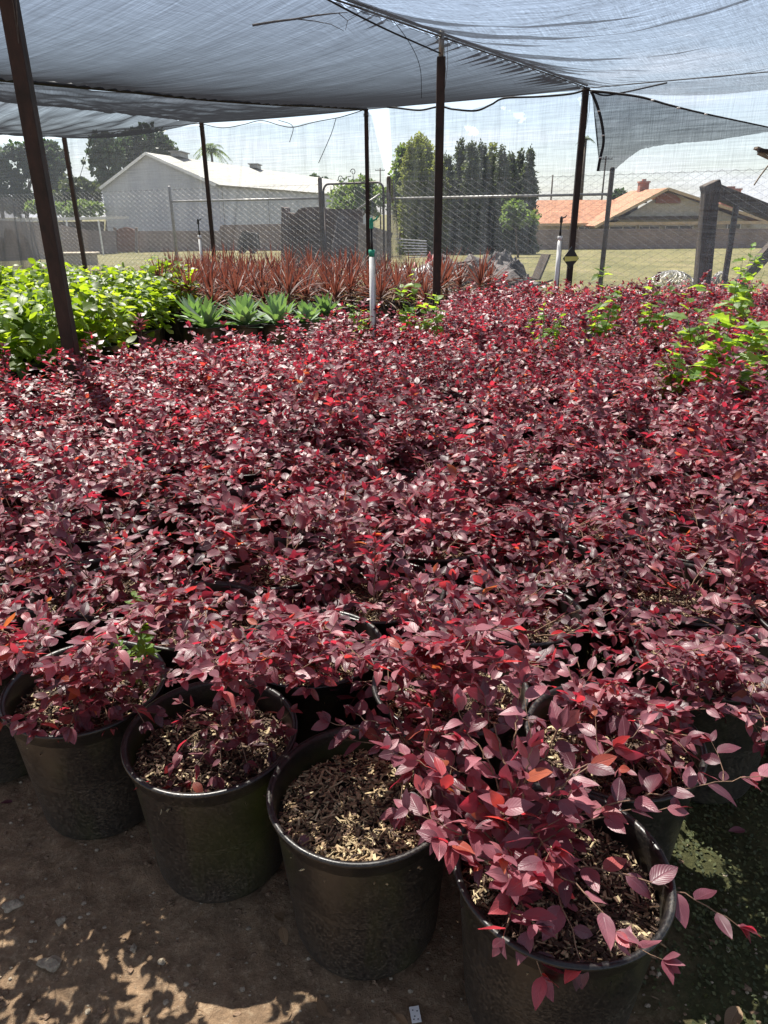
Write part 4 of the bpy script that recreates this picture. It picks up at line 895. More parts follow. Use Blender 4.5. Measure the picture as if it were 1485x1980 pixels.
mb = MB(); mb.tube(smooth_poly([rowpt(*p, -.13) for p in topl], 40), [.018 - .010 * k / 40 for k in range(41)], 6); mb.build('top_hem', M['rope'], t, smooth=True)
mb = MB()
for (x, y) in [(1158, 215), (1166, 262), (1161, 305), (1262, 194), (1312, 209), (1365, 221)]:
    c = rowpt(x, y, -.16); mb.tube([c + Vector((-.02, 0, 0)), c + Vector((.02, 0, .004))], .010, 6)
mb.build('hem_clip', M['white'], t, smooth=True)
cord('scallop_rope', 'black hem rope swagging along the top of the torn netting left of the corner pole', [rowpt(*p, -.03) for p in [(748, 207), (770, 209), (812, 213), (850, 206), (875, 211), (920, 214), (950, 202), (975, 190), (1040, 187), (1100, 182), (1133, 174)]], .014, M['rope'], n=90)
cord('scallop_rope', 'black hem rope joining the corner pole to the flap top at right', [rowpt(*p, -.03) for p in [(1135, 172), (1165, 184), (1200, 180), (1290, 160)]], .011, M['rope'])
cord('ragged_line', 'thin ragged cord swagging between the two thin far poles', [rowpt(*p, -.03) for p in [(392, 240), (430, 247), (470, 241), (505, 233), (540, 242), (566, 246), (600, 238), (618, 234), (660, 226), (705, 212)]], .007, M['rope'], n=90)
mb = MB()
for pts in ([(538, 232), (566, 244), (560, 275)], [(650, 228), (640, 260), (616, 315)], [(180, 250), (170, 290), (155, 340)], [(250, 250), (232, 252), (215, 260)]):
    mb.tube(smooth_poly([rowpt(*p, -.05) for p in pts], 12), .006, 5)
tag(mb.build('frayed_threads', M['rope'], smooth=True), 'loose frayed threads dangling along the netting top', 'threads')

# ------------------------------------------------------------------ sprinkler risers
def riser(p, top, r, label, tape=True):
    t = thing('sprinkler_riser', label, 'sprinkler riser', (p.x, p.y, 0), 0, 'irrigation risers')
    mb = MB(); mb.tube([(0, 0, 0), (0, 0, top - .28)], r, 20); mb.build('pipe', M['pvc'], t, smooth=True)
    mb = MB(); mb.tube([(r * 1.05, -r * .5, .3), (r * 1.05, -r * .5, top - .3)], r * .28, 8); mb.build('stake', M['galv'], t, smooth=True)
    mb = MB(); mb.tube([(0, 0, top - .33), (0, 0, top - .27)], [r * 1.16] * 2, 20)
    if tape: mb.build('green_tape', M['tape'], t, smooth=True)
    else: mb.build('coupling', M['pvc'], t, smooth=True)
    mb = MB(); mb.tube([(0, 0, top - .28), (0, 0, top - .2), (0, 0, top - .18), (0, 0, top - .08)], [r * .55, r * .55, r * .4, r * .4], 12); mb.build('nozzle_stem', M['blackplastic'], t, smooth=True)
    mb = MB(); mb.tube([(0, 0, top - .09), (0, 0, top - .02), (0, 0, top)], [r * .8, r * .7, r * .3], 12)
    mb.beam((-r * .6, 0, top - .04), (r * 1.9, 0, top - .01), r * .6); mb.tube([(r * 1.6, 0, top - .02), (r * 2.4, 0, top + .012)], [r * .35, r * .25], 8)
    mb.build('sprinkler_head', M['blackplastic'] if not tape else M['tape'], t, smooth=False, bevel=.002)
riser(atz(719, 602, .62).to_2d(), atz(719, 602, .62).y * 0 + 1.53, .030, 'white riser pipe with green tape and sprinkler head near the centre') if False else None
yy = 6.9; riser(Vector((aty(719, 500, yy).x, yy)), aty(719, 421, yy).z, .025, 'white riser pipe with green tape and sprinkler head, near the centre')
yy = 11.2; riser(Vector((aty(1081, 480, yy).x, yy)), aty(1084, 418, yy).z, .03, 'white riser pipe with dark nozzle left of the corner pole', False)
yy = 13.4; riser(Vector((aty(388, 480, yy).x, yy)), aty(385, 423, yy).z, .026, 'thin white riser pipe far off in front of the warehouse', False)

# ------------------------------------------------------------------ chain link fence
FD = Vector((-.8425, .5387)).normalized(); F0 = Vector((3.75, 12.75))
def fpt(t, z=0): return Vector((F0.x + FD.x * t, F0.y + FD.y * t, z))
def fence_t(px):
    d = ray(px, 440); r_ = d[0] / d[1]; return (F0.x - r_ * F0.y) / (r_ * FD.y - FD.x)
t_gl, t_gr = fence_t(622), fence_t(752); t_l1 = fence_t(336); t_l2 = fence_t(112); t_r = -3.6
def link(t0, t1, z0, z1, r=.0027, cell=.095):
    mb = MB(); n = int((t1 - t0) / cell); m = int((z1 - z0) / (cell / 2 * 1.15)); dz = (z1 - z0) / m; nrm = Vector((FD.y, -FD.x, 0)); V = []; F = []
    for k in range(n + 1):
        pts = []
        for i in range(m + 1):
            s = (1 if (i + k) % 2 else -1); p = fpt(t0 + k * cell + s * cell * .5, z0 + i * dz) + nrm * (.004 * s)
            pts.append(p)
        mb.tube(pts, r, 3, cap=False)
    return mb
def fence(name, label, t0, t1, posts, rail_z=None, ztop=2.16):
    t = thing(name, label, 'fence')
    link(t0, t1, .02, ztop).build('chain_link_mesh', M['wire'], t)
    for (tt, h, r, mk) in posts:
        mb = MB(); mb.tube([fpt(tt, -.1), fpt(tt, h - .03), fpt(tt, h)], [r, r, r * .6], 12); mb.build('fence_post', M[mk], t, smooth=True)
    if rail_z:
        mb = MB(); mb.tube([fpt(rail_z[0], rail_z[2]), fpt(rail_z[1], rail_z[2])], .022, 10); mb.build('rail', M['galv'], t, smooth=True)
    mb = MB(); mb.tube([fpt(t0, ztop - .02), fpt(t1, ztop - .02)], .0025, 4); mb.tube([fpt(t0, .08), fpt(t1, .08)], .0025, 4); mb.build('tension_wire', M['wire'], t)
    return t
zr = aty(500, 386, fpt(fence_t(500)).y).z
fence('chain_link_fence', 'chain link fence left of the wire gate, in front of the pale warehouse', t_gl, t_l2 + 5, [(t_l1, 2.22, .035, 'galv'), (t_l2, 2.1, .03, 'galv'), (t_gl, 2.28, .045, 'wood')], (t_gl, t_l1, zr))
fence('chain_link_fence', 'chain link fence right of the gate, running past the corner pole to the wooden brace', t_r, t_gr, [(0.0, 2.25, .04, 'wood'), (t_gr, 2.25, .045, 'wood')], (0, t_gr, aty(1000, 379, fpt(fence_t(1000)).y).z))
# wire gate
g = thing('wire_gate', 'rounded tube-frame chain link gate with scrolled iron top', 'gate')
w_, z1, z0 = t_gl - .08, aty(700, 354, fpt(fence_t(690)).y).z, .12; x0_ = t_gr + .12; rr = .14
pts = [fpt(x0_, z0), fpt(x0_, z1 - rr)] + [fpt(x0_ + rr - rr * math.cos(a), z1 - rr + rr * math.sin(a)) for a in np.linspace(0, math.pi / 2, 6)] + [fpt(w_ - rr + rr * math.sin(a), z1 - rr + rr * math.cos(a)) for a in np.linspace(0, math.pi / 2, 6)] + [fpt(w_, z1 - rr), fpt(w_, z0)]
mb = MB(); mb.tube(pts, .021, 10); mb.tube([fpt(x0_, z0), fpt(w_, z0)], .02, 8); mb.build('gate_frame', M['rust'], g, smooth=True)
link(x0_ + .04, w_ - .02, z0, z1 - .05).build('gate_mesh', M['wire'], g)
mb = MB()
def spiral(c, r, s, n=22): return [c + Vector((FD.x, FD.y, 0)) * (s * r * (1 - k / n * .7) * math.cos(k * .33)) + Vector((0, 0, r * (1 - k / n * .7) * math.sin(k * .33))) for k in range(n)]
cc = (x0_ + w_) / 2
mb.tube(spiral(fpt(cc - .02, z1 + .2), .065, 1), .008, 5); mb.tube(spiral(fpt(cc + .3, z1 + .09), .06, -1), .008, 5)
mb.tube([fpt(cc + .26, z1 + .01), fpt(cc + .12, z1 + .12), fpt(cc + .03, z1 + .13)], .008, 5); mb.tube([fpt(cc - .02, z1 + .02), fpt(cc - .02, z1 + .14)], .008, 5); mb.tube([fpt(cc - .3, z1 + .03), fpt(cc - .15, z1 + .1)], .008, 5)
mb.build('iron_scroll', M['rust'], g, smooth=True)

# wooden corner brace at right
t = thing('corner_brace', 'weathered timber corner post with a sloping brace beam at the right', 'fence brace')
yb = 11.95
mb = MB(); mb.beam(aty(1362, 545, yb) + Vector((0, 0, -.5)), aty(1374, 362, yb), .22, .2); mb.build('corner_post', M['wood'], t, bevel=.015)
mb = MB(); mb.beam(aty(1372, 353, yb), aty(1376, 370, yb), .25, .24); mb.build('post_cap', M['wood'], t, bevel=.02)
mb = MB(); mb.beam(aty(1378, 368, yb + .02), aty(1530, 428, yb + .3), .19, .2); mb.build('brace_beam', M['wood'], t, bevel=.015)
mb = MB(); mb.beam(aty(1400, 548, yb - .15), aty(1424, 396, yb - .1), .075, .06); mb.build('steel_stake', M['rust'], t, bevel=.004)
mb = MB(); mb.beam(aty(1430, 548, yb + .3), aty(1540, 425, yb + .3), .17, .17); mb.build('lower_brace', M['wood'], t, bevel=.015)
# hanging splintered board at the right edge
t = thing('broken_board', 'splintered pale board end hanging with a rope at the right picture edge', 'board')
mb = MB(); mb.beam(aty(1461, 286, 9.5), aty(1510, 305, 9.5), .10, .03); mb.beam(aty(1466, 296, 9.48), aty(1500, 312, 9.48), .05, .03); mb.build('plank', M['plank'], t, bevel=.004)
mb = MB(); mb.beam(aty(1466, 291, 9.4), aty(1515, 294, 9.4), .05, .04); mb.build('dark_bracket', M['rust'], t)
mb = MB(); mb.tube([aty(1487, 318, 9.5), aty(1470, 340, 9.5), aty(1458, 358, 9.5)], .010, 5); mb.build('rope_end', M['plank'], t)
# yellow and black trap hung on the corner pole
c = aty(1104, 500, 11.3); t = thing('hanging_reflector', 'small black diamond plate with a yellow band fixed low on the corner pole', 'marker', c)
mb = MB(); mb.poly([(0, 0, .17), (.12, 0, 0), (0, 0, -.15), (-.12, 0, 0)], (0, .02, 0)); mb.build('plate', M['blackplastic'], t)
mb = MB(); mb.poly([(-.10, -.006, .03), (.11, -.006, .03), (.10, -.006, -.03), (-.09, -.006, -.04)], (0, .004, 0)); mb.build('yellow_band', M['yellow'], t)

# ------------------------------------------------------------------ junk beyond the fence
def slab(mb, px, Y, th=.05): mb.poly([aty(x, y, Y) for x, y in px], (0, th, 0))
t = thing('scrap_bin', 'rusty brown sheet-sided bin with ragged top behind the fence', 'scrap bin')
mb = MB(); slab(mb, [(543, 520), (544, 400), (552, 402), (553, 411), (570, 413), (578, 404), (590, 401), (614, 400), (640, 404), (700, 404), (703, 520)], 17.6, .9); mb.build('bin_side', M['rustsheet'], t)
mb = MB()
for k in range(5): a = aty(545 + 3 * k, 425 + 20 * k, 17.56); b = aty(638, 424 + 20 * k, 17.56); mb.beam(a, b, .03, .02)
mb.build('side_rib', M['rustsheet'], t)
t = thing('grey_board', 'grey tarp-covered board leaning against the scrap bin', 'board')
mb = MB(); mb.poly([aty(640, 480, 17.2), aty(655, 408, 17.4), aty(716, 440, 17.2), aty(722, 535, 16.9), aty(640, 500, 17.1)], (0, .06, 0)); tag(mb.build('tarp_face', M['tarp'], t))
t = thing('plywood_sheet', 'pale tan plywood sheet slanting behind the white riser', 'plywood')
mb = MB(); mb.poly([aty(692, 530, 16.6), aty(693, 430, 16.8), aty(760, 450, 16.6), aty(735, 530, 16.5)], (0, .03, 0)); mb.build('sheet', M['plank'], t)
mb = MB(); mb.tube([aty(688, 407, 16.6), aty(735, 375, 16.6)], .02, 6); tag(mb.build('thin_pole', M['galv'], smooth=True), 'thin pale pole leaning against the back of the gate', 'pole')
t = thing('plastic_heap', 'crumpled white plastic sheeting heap right of the gate', 'plastic sheeting')
def heap(name, mat, cx, cy, w, d, h, seed, parent=None, sx=50, power=1.3):
    v = []; q = []
    for i in range(sx + 1):
        for j in range(sx + 1):
            u, k = i / sx * 2 - 1, j / sx * 2 - 1; r_ = max(0, 1 - (u * u + k * k)); z = h * min(1, r_ * 1.3) * (.5 + .7 * noise.noise((u * 1.6 + seed, k * 1.6, seed))) + h * min(1, r_ * 3) * (.55 * (1 - abs(noise.noise((u * 2.4 + k * 1.5 + seed, k * 2.4, seed))) * 3.2) * .5 + .12 * (1 - 3 * abs(noise.noise((u * 6 + k * 4, k * 6, seed)))))
            v.append((cx + u * w / 2, cy + k * d / 2, gz(cy) - .05 + z * (r_ > 0)))
    q = [(i * (sx + 1) + j, (i + 1) * (sx + 1) + j, (i + 1) * (sx + 1) + j + 1, i * (sx + 1) + j + 1) for i in range(sx) for j in range(sx)]
    return obj(name, qmesh(name, v, q), mat, parent)
p = aty(805, 480, 16.3); heap('sheeting', M['foil'], p.x, 16.3, 1.4, 1.0, .62, 3, t)
mb = MB()
for k in range(7): mb.beam(aty(765 + 4 * k, 462 + 6 * k, 15.7 - .03 * k), aty(825, 466 + 5 * k, 15.7 - .03 * k), .035, .02)
mb.build('white_slat', M['white'], t)
p = aty(826, 458, 17.5); tag(heap('red_cover', M['redpaint'], p.x, 17.5, 1.0, .8, .80, 6), 'small dark red cover on the heap behind the centre pole', 'cover')
p = aty(905, 480, 17.2); tag(heap('dark_tarp_heap', M['tarp'], p.x, 17.2, 3.2, 2.2, .72, 8), 'long low heap under dark tarpaulin below the conifers', 'tarp heap')
t = thing('scrap_pile', 'low dark jumble of boards and sheeting behind the fence, right of the bronze blades', 'scrap pile')
r_ = np.random.default_rng(77); mb, mb2 = MB(), MB()
for k in range(90):
    px = r_.uniform(800, 1040); Yk = r_.uniform(14.4, 16.8); c = aty(px, 500, Yk); c.z = r_.uniform(.02, .75) * (1 - abs(px - 930) / 170)
    a = r_.uniform(0, 6.28); L_ = r_.uniform(.25, .9); e = Vector((math.cos(a) * L_, math.sin(a) * L_, r_.uniform(-.35, .35)))
    if k % 3: mb.beam(c - e / 2, c + e / 2, r_.uniform(.03, .12), r_.uniform(.015, .04))
    else:
        q = Vector((-math.sin(a), math.cos(a), r_.uniform(-.4, .8))) * r_.uniform(.15, .4); mb2.poly([c - e / 2 - q, c + e / 2 - q * .7, c + e / 2.4 + q, c + Vector((0, 0, .12)), c - e / 2 + q * .8], (0, .012, 0))
mb.build('loose_boards', M['wood'], t); mb2.build('torn_sheeting', M['tarp'], t)
heap('tarp_cover', M['tarpgrey'], aty(975, 500, 15.6).x, 15.6, 1.3, 1.2, .8, 12, t, sx=70)
mb = MB(); mb.beam(aty(1036, 540, 13.6), aty(1056, 492, 13.7), .22, .04); tag(mb.build('dark_board', M['wood'], bevel=.004), 'small dark board leaning on the fence beside the grey bundle', 'board')
# wire tumble
for (px, py, Yt, w, h, sd, lb) in ((1300, 530, 14.2, 1.15, .55, 3, 'large tangled heap of grey chicken wire beside the timber post'), (1232, 545, 13.9, .5, .22, 4, 'low scrap of tangled wire left of the wire heap'), (1395, 520, 13.2, .45, .6, 5, 'wire coil standing between timber post and steel stake')):
    c = aty(px, py, Yt); mb = MB(); r_ = np.random.default_rng(sd)
    for k in range(110):
        a = r_.uniform(0, 6.28); b = r_.uniform(.2, 1.45); pts = []
        for q in range(9):
            a2 = a + q * .22; b2 = b + .35 * math.sin(q * .8 + k); pts.append((c.x + w * .5 * math.cos(a2) * math.cos(b2), c.y + w * .4 * math.sin(a2) * math.cos(b2), max(.0, h * abs(math.sin(b2)))))
        mb.tube(pts, .004, 3, cap=False)
    tag(mb.build('wire_tangle', M['galv']), lb, 'wire heap')
# dry weeds along the fence foot
n = 2600; tt = rng.uniform(-3, 16, n); O = np.stack([F0.x + FD.x * tt + rng.normal(0, .5, n), F0.y + FD.y * tt + rng.normal(.5, .6, n), np.zeros(n)], 1); a = rng.uniform(0, 6.28, n)
Ls = rng.uniform(.12, .4, n); V, Q, Uu = leaves(O, np.stack([np.cos(a) * .4, np.sin(a) * .4, np.ones(n)], 1), np.stack([np.cos(a), np.sin(a), np.zeros(n) + .1], 1), Ls, np.full(n, .006), 1, rng, 'blade', .2, .3)
tag(obj('dry_grass', qmesh('dry_grass', V, Q, Uu), M['dry']), kind='stuff')

# ------------------------------------------------------------------ distant buildings
GB = -2.4
def quad(name, pts, mat, parent, uvs=None, th=None):
    m = mesh(name, pts, [tuple(range(len(pts)))], uv=uvs, smooth=False); o = obj(name, m, mat, parent)
    if th:
        s = o.modifiers.new('thick', 'SOLIDIFY'); s.thickness = th; s.offset = -1
    return o
# warehouse
wh = thing('warehouse', 'long pale grey metal warehouse with a low gable roof at the left', 'warehouse')
gr_ = aty(420, 356, 95); dep = Vector((.218, 1, 0)).normalized(); acr = Vector((-dep.y, dep.x, 0)); Wd = 15.6
ez = gr_.z; a0 = Vector((gr_.x, gr_.y, 0)); b0 = a0 + acr * Wd; apx = a0 + acr * (Wd * .56); az_ = aty(293, 297, apx.y).z; Ld = 84
z_ = lambda p, z: Vector((p.x, p.y, z))
quad('gable_wall', [z_(a0, GB), z_(b0, GB), z_(b0, ez - .2), z_(apx, az_ - .1), z_(a0, ez)], M['sidingrib'], wh, uvs=[(0, 0), (Wd, 0), (Wd, ez), (Wd * .56, az_), (0, ez)], th=.1)
c0 = a0 + dep * Ld; d0 = apx + dep * Ld; e0 = b0 + dep * Ld
quad('side_wall', [z_(a0, GB), z_(a0, ez), z_(c0, ez), z_(c0, GB)], M['sidingrib'], wh, uvs=[(0, 0), (0, 8), (Ld, 8), (Ld, 0)], th=.1)
ov = -dep * .5
m1 = mesh('roof', [z_(a0 + ov - acr * .5, ez - .1), z_(apx + ov, az_ + .12), z_(d0, az_ + .12), z_(c0 - acr * .5, ez - .1), z_(b0 + ov + acr * .5, ez - .3), z_(e0 + acr * .5, ez - .3)], [(0, 3, 2, 1), (1, 2, 5, 4)], uv=[(0, 0), (0, 9), (Ld, 9), (Ld, 0), (0, 0), (Ld, 0)], smooth=False)
ro = obj('roof', m1, M['roofrib'], wh); s_ = ro.modifiers.new('thick', 'SOLIDIFY'); s_.thickness = .15
mb = MB(); mb.beam(z_(a0 + ov, ez - .15), z_(apx + ov, az_ + .0), .12, .3); mb.beam(z_(apx + ov, az_), z_(b0 + ov, ez - .3), .12, .3); mb.build('gable_trim', M['white'], wh)
for f in (.10, .42):
    c = apx + dep * (Ld * f); mb = MB(); mb.box(z_(c, az_ + .35), (1.2, 4.2, .55)); mb.box(z_(c, az_ + .68), (1.7, 4.7, .12)); mb.build('ridge_vent', M['galv'], wh)
for f in (0.012, .2):
    c = a0 + dep * (Ld * f) - acr * .1; mb = MB(); mb.tube([z_(c, GB), z_(c, ez - .1)], .07, 6); mb.build('downpipe', M['galv'], wh)
c = a0 + dep * 1.5 - acr * 1.2; mb = MB(); mb.box(z_(c, GB + 2.0), (2.4, 3.0, .12)); mb.build('awning', M['white'], wh)
# low sheds at the far left
sh = thing('carport', 'long low open shed with a pale flat roof left of the warehouse', 'shed')
mb = MB(); mb.poly([aty(-60, 424, 72), aty(203, 419, 84), aty(203, 424, 84), aty(-60, 432, 72)], (0, 8, 0)); mb.build('roof', M['white'], sh)
for px in (10, 60, 128, 190):
    mb = MB(); a = aty(px, 426, 76); mb.tube([(a.x, a.y, GB), a], .09, 6); mb.build('post', M['white'], sh)
mb = MB(); mb.poly([aty(-60, 430, 83), aty(200, 428, 88), aty(200, 480, 88), aty(-60, 480, 83)], (0, .3, 0)); mb.build('back_wall', M['wood'], sh)
# block walls
def bwall(label, pts, y_top, th=.2, mat='block'):
    """pts: (px, Y) corners"""
    t = thing('block_wall', label, 'wall'); mb = MB(); cap = MB()
    for (p, q) in zip(pts, pts[1:]):
        a = aty(p[0], p[2], p[1]); b = aty(q[0], q[2], q[1]); n_ = Vector((-(b - a).y, (b - a).x, 0)).normalized() * th
        za, zb = gz(a.y) - .3, gz(b.y) - .3
        mb.poly([(a.x, a.y, za), (b.x, b.y, zb), b, a], n_)
        cap.beam(a + n_ / 2 + Vector((0, 0, .04)), b + n_ / 2 + Vector((0, 0, .04)), th + .06, .08, up=n_)
    mb.build('block_courses', M[mat], t); cap.build('wall_cap', M[mat], t); return t
bwall('brown block wall running along the foot of the warehouse', [(-60, 50, 428), (100, 60, 436), (176, 84, 449), (222, 86, 450)], 0)
bwall('brown block wall right of the arched gate below the warehouse', [(264, 87, 450), (425, 90, 449), (428, 90, 438), (560, 88, 436)], 0)
bwall('grey-brown block wall in front of the orange-roofed house', [(920, 84, 448), (1200, 84, 446), (1560, 84, 445)], 0)
t = thing('arched_gate', 'reddish arched gate set in the block wall', 'gate')
mb = MB(); P_ = [aty(222, 487, 86.5), aty(264, 487, 86.5), aty(264, 447, 86.5), aty(256, 442, 86.5), aty(243, 439, 86.5), aty(230, 442, 86.5), aty(222, 447, 86.5)]; mb.poly(P_, (0, .12, 0)); mb.build('gate_leaf', M['brownvent'], t)
mb = MB(); mb.beam(aty(222, 490, 86.3), aty(222, 440, 86.3), .3); mb.beam(aty(264, 490, 86.3), aty(264, 440, 86.3), .3); mb.build('gate_pier', M['block'], t)
# pale boulders / planter at left beyond fence
t = thing('stone_trough', 'low pale stone trough on the grass left of the arched gate', 'trough')
p = aty(140, 492, 40); mb = MB(); mb.box((p.x, 40, gz(40) + .28), (2.3, .9, .55)); mb.box((p.x, 40, gz(40) + .60), (2.6, 1.1, .1)); mb.build('trough_body', M['stone'], t, bevel=.05)
# parked dark thing by wall
t = thing('garden_trailer', 'small dark trailer with a pale cover parked by the block wall', 'trailer')
p = aty(478, 480, 78); zz = gz(78); mb = MB(); mb.poly([(p.x - .9, 78, zz + .5), (p.x + 1.0, 78, zz + .5), (p.x + .9, 78, zz + 1.9), (p.x - .3, 78, zz + 2.1), (p.x - .8, 78, zz + 1.3)], (0, 1.8, 0)); mb.build('box_body', M['tarp'], t, bevel=.08)
for dx in (-.5, .6):
    mb = MB(); mb.tube([(p.x + dx, 77.8, zz + .42), (p.x + dx, 78.1, zz + .42)], .42, 18); mb.build('wheel', M['blackplastic'], t, smooth=False)

# house
h = thing('house', 'single-storey cream house with an orange tiled roof at the right', 'house')
Y0 = 95
def H(px, py, dy=0): return aty(px, py, Y0 + dy)
lw0, lw1 = H(1040, 432, 4), H(1495, 432, 4)
mb = MB(); mb.poly([(lw0.x, Y0 + 4, GB), (lw1.x + 3, Y0 + 4, GB), (lw1.x + 3, Y0 + 4, H(1400, 428, 4).z), (lw0.x, Y0 + 4, H(1400, 428, 4).z)], (0, 9, 0)); mb.build('main_wall', M['cream'], h)
rt = M['rooftile']
mb = MB(); e1, e2 = H(1018, 434, 2.8), H(1230, 432, 2.8); r1, r2 = aty(1040, 387, Y0 + 9.5), aty(1235, 386, Y0 + 9.5); b1, b2 = Vector((e1.x, Y0 + 17, e1.z)), Vector((e2.x, Y0 + 17, e2.z))
mb.add([e1, e2, r2, r1, b1, b2], [(0, 1, 2, 3), (3, 2, 5, 4)]); o = mb.build('left_roof', rt, h); s_ = o.modifiers.new('thick', 'SOLIDIFY'); s_.thickness = .18
# front gable
ga, gl_, gr2 = H(1292, 363, -2), H(1150, 437, -2), H(1500, 431, -2)
gw = [H(1180, 432, -1), H(1292, 372, -1), H(1440, 424, -1)]
zl = H(1292, 432, -1).z
mb = MB(); mb.poly([(H(1185, 432, -1).x, Y0 - 1, zl), (H(1452, 432, -1).x, Y0 - 1, zl), (H(1292, 370, -1).x, Y0 - 1, H(1292, 370, -1).z)], (0, .25, 0)); mb.build('gable_wall', M['cream'], h)
mb = MB(); mb.poly([(H(1185, 440, -1).x, Y0 - .6, GB), (H(1452, 440, -1).x, Y0 - .6, GB), (H(1452, 440, -1).x, Y0 - .6, zl - .02), (H(1185, 440, -1).x, Y0 - .6, zl - .02)], (0, 4.4, 0)); mb.build('front_wall', M['cream'], h)
D_ = Vector((0, 14, 0))
mb = MB(); mb.add([gl_, ga, gr2, gl_ + D_, ga + D_, gr2 + D_], [(0, 1, 4, 3), (1, 2, 5, 4)]); o = mb.build('front_roof', rt, h); s_ = o.modifiers.new('thick', 'SOLIDIFY'); s_.thickness = .2
mb = MB(); mb.beam(gl_ + Vector((0, -.05, -.12)), ga + Vector((0, -.05, -.12)), .1, .32); mb.beam(ga + Vector((0, -.05, -.12)), gr2 + Vector((0, -.05, -.12)), .1, .32); mb.build('barge_board', M['tan'], h)
mb = MB(); P_ = [H(1268, 393, -1.3), H(1268, 382, -1.3), H(1276, 376, -1.3), H(1292, 373, -1.3), H(1306, 377, -1.3), H(1316, 385, -1.3), H(1316, 393, -1.3)]; mb.poly(P_, (0, .12, 0)); mb.build('attic_vent', M['brownvent'], h)
mb = MB(); mb.box(((H(1175, 430).x + H(1350, 430).x) / 2, Y0 - 1.6, H(1260, 421, -1.6).z), (H(1350, 430).x - H(1175, 430).x, 1.6, .35)); mb.build('porch_awning', M['wood'], h)
mb = MB(); mb.box(((H(1160, 430).x + H(1470, 430).x) / 2, Y0 - 2.2, H(1260, 432, -2.2).z), (H(1470, 430).x - H(1160, 430).x, .2, .35)); mb.build('eave_board', M['tan'], h)
mb = MB(); mb.box(((H(1020, 430).x + H(1165, 430).x) / 2, Y0 + 2.6, H(1100, 434, 2.6).z), (H(1165, 430).x - H(1020, 430).x, .2, .3)); mb.build('side_eave_board', M['tan'], h)
for (xa, xb, ya, yb_, dy) in ((1178, 1230, 437, 446, -.75), (1235, 1275, 437, 446, -.75), (1285, 1340, 436, 446, -.75), (1405, 1432, 433, 446, -.75), (1118, 1140, 438, 446, 3.8)):
    a, b = H(xa, yb_, dy), H(xb, ya, dy); mb = MB(); mb.box(((a.x + b.x) / 2, a.y, (a.z + b.z) / 2 - .2), (b.x - a.x, .12, abs(b.z - a.z) + .4)); w = mb.build('window', M['window'], h)
    mb = MB()
    for xx in (a.x, (a.x + b.x) / 2, b.x): mb.box((xx, a.y - .07, (a.z + b.z) / 2 - .2), (.09, .05, abs(b.z - a.z) + .45))
    mb.box(((a.x + b.x) / 2, a.y - .07, b.z + .02), (b.x - a.x + .1, .05, .09)); mb.build('frame', M['white'], w)
for (px, ytop, yb_, w, dy) in ((1245, 352, 385, 1.15, 7), (1413, 366, 395, 2.4, 8)):
    a, b = H(px, ytop, dy), H(px, yb_ + 8, dy); mb = MB(); mb.box(((a.x), a.y, (a.z + b.z) / 2), (w, 1.0, a.z - b.z)); mb.box((a.x, a.y, a.z), (w + .2, 1.2, .18)); mb.box((a.x, a.y, a.z + .2), (w * .4, .4, .3)); mb.build('chimney', M['chimney'], h)

# ------------------------------------------------------------------ distant trees
def crown(seed, blobs, n, size, wr=(.3, .5), lod=2, thr=-.06):
    """leaf clumps spread through overlapping uneven lobes; blobs: (centre, radii)"""
    r_ = np.random.default_rng(seed); O = []
    vol = np.array([b[1][0] * b[1][1] * b[1][2] for b in blobs]) ** .67; pick = r_.choice(len(blobs), n, p=vol / vol.sum())
    C = np.array([blobs[k][0] for k in pick]); Rr = np.array([blobs[k][1] for k in pick])
    d = unit(r_.standard_normal((n, 3))); rad = r_.random(n) ** .45
    wob = np.array([1 + .8 * noise.noise(Vector(x) * 2.9 + Vector((seed, int(k), 0))) for x, k in zip(d, pick)])
    P = C + d * Rr * (rad * wob)[:, None]
    keep = np.array([noise.noise(Vector(p) * (.9 / max(.3, size * 2)) + Vector((seed, 0, 0))) > thr for p in P]); P = P[keep]; n = len(P); d = d[keep]
    D = unit(d + r_.normal(0, .8, (n, 3))); Nn = r_.standard_normal((n, 3)) + np.array([0, 0, .6]); Ls = size * r_.uniform(.6, 1.4, n)
    return leaves(P, D, Nn, Ls, Ls * r_.uniform(*wr, n), lod, r_)
def tree(name, label, seed, base, blobs, n, size, mk, trunk_r, cat='tree', wr=(.3, .5), group=None, limbs=True, thr=-.06):
    t = thing(name, label, cat, (0, 0, 0), 0, group); base = Vector(base)
    V, Q, U = crown(seed, blobs, n, size, wr, thr=thr); obj('crown', qmesh('crown', V, Q, U), M[mk], t)
    top = max(blobs, key=lambda b: b[0][2])[0]; mb = MB(); r_ = np.random.default_rng(seed)
    tp = Vector(top); pts = [base.lerp(tp, k / 7) + Vector((r_.normal(0, .02), r_.normal(0, .02), 0)) * (tp - base).length * .6 for k in range(8)]; pts[0] = base
    mb.tube(pts, [trunk_r * (1 - .8 * k / 7) for k in range(8)], 8)
    if limbs:
        for b in blobs:
            c = Vector(b[0]); k = int(np.clip((c.z - base.z) / max(.1, tp.z - base.z) * 7 - 1.5, 1, 6)); mb.tube([pts[k], pts[k].lerp(c, .5) + Vector((0, 0, -.1)), c], [trunk_r * .45, trunk_r * .28, trunk_r * .1], 5)
    mb.build('trunk', M['bark'], t, smooth=True); return t
def blobs_px(Y, lst, dz=1.0, jit=0, seed=0):
    """(px, py, radius px x, radius px y)"""
    r_ = np.random.default_rng(seed); o = []
    for (x, y, rx, ry) in lst:
        c = aty(x, y, Y); e = aty(x + rx, y, Y); f = aty(x, y - ry, Y); o.append(((c.x, Y + r_.uniform(-1, 1) * (e.x - c.x) * .4, c.z), ((e.x - c.x), (e.x - c.x) * dz, (f.z - c.z))))
    return o
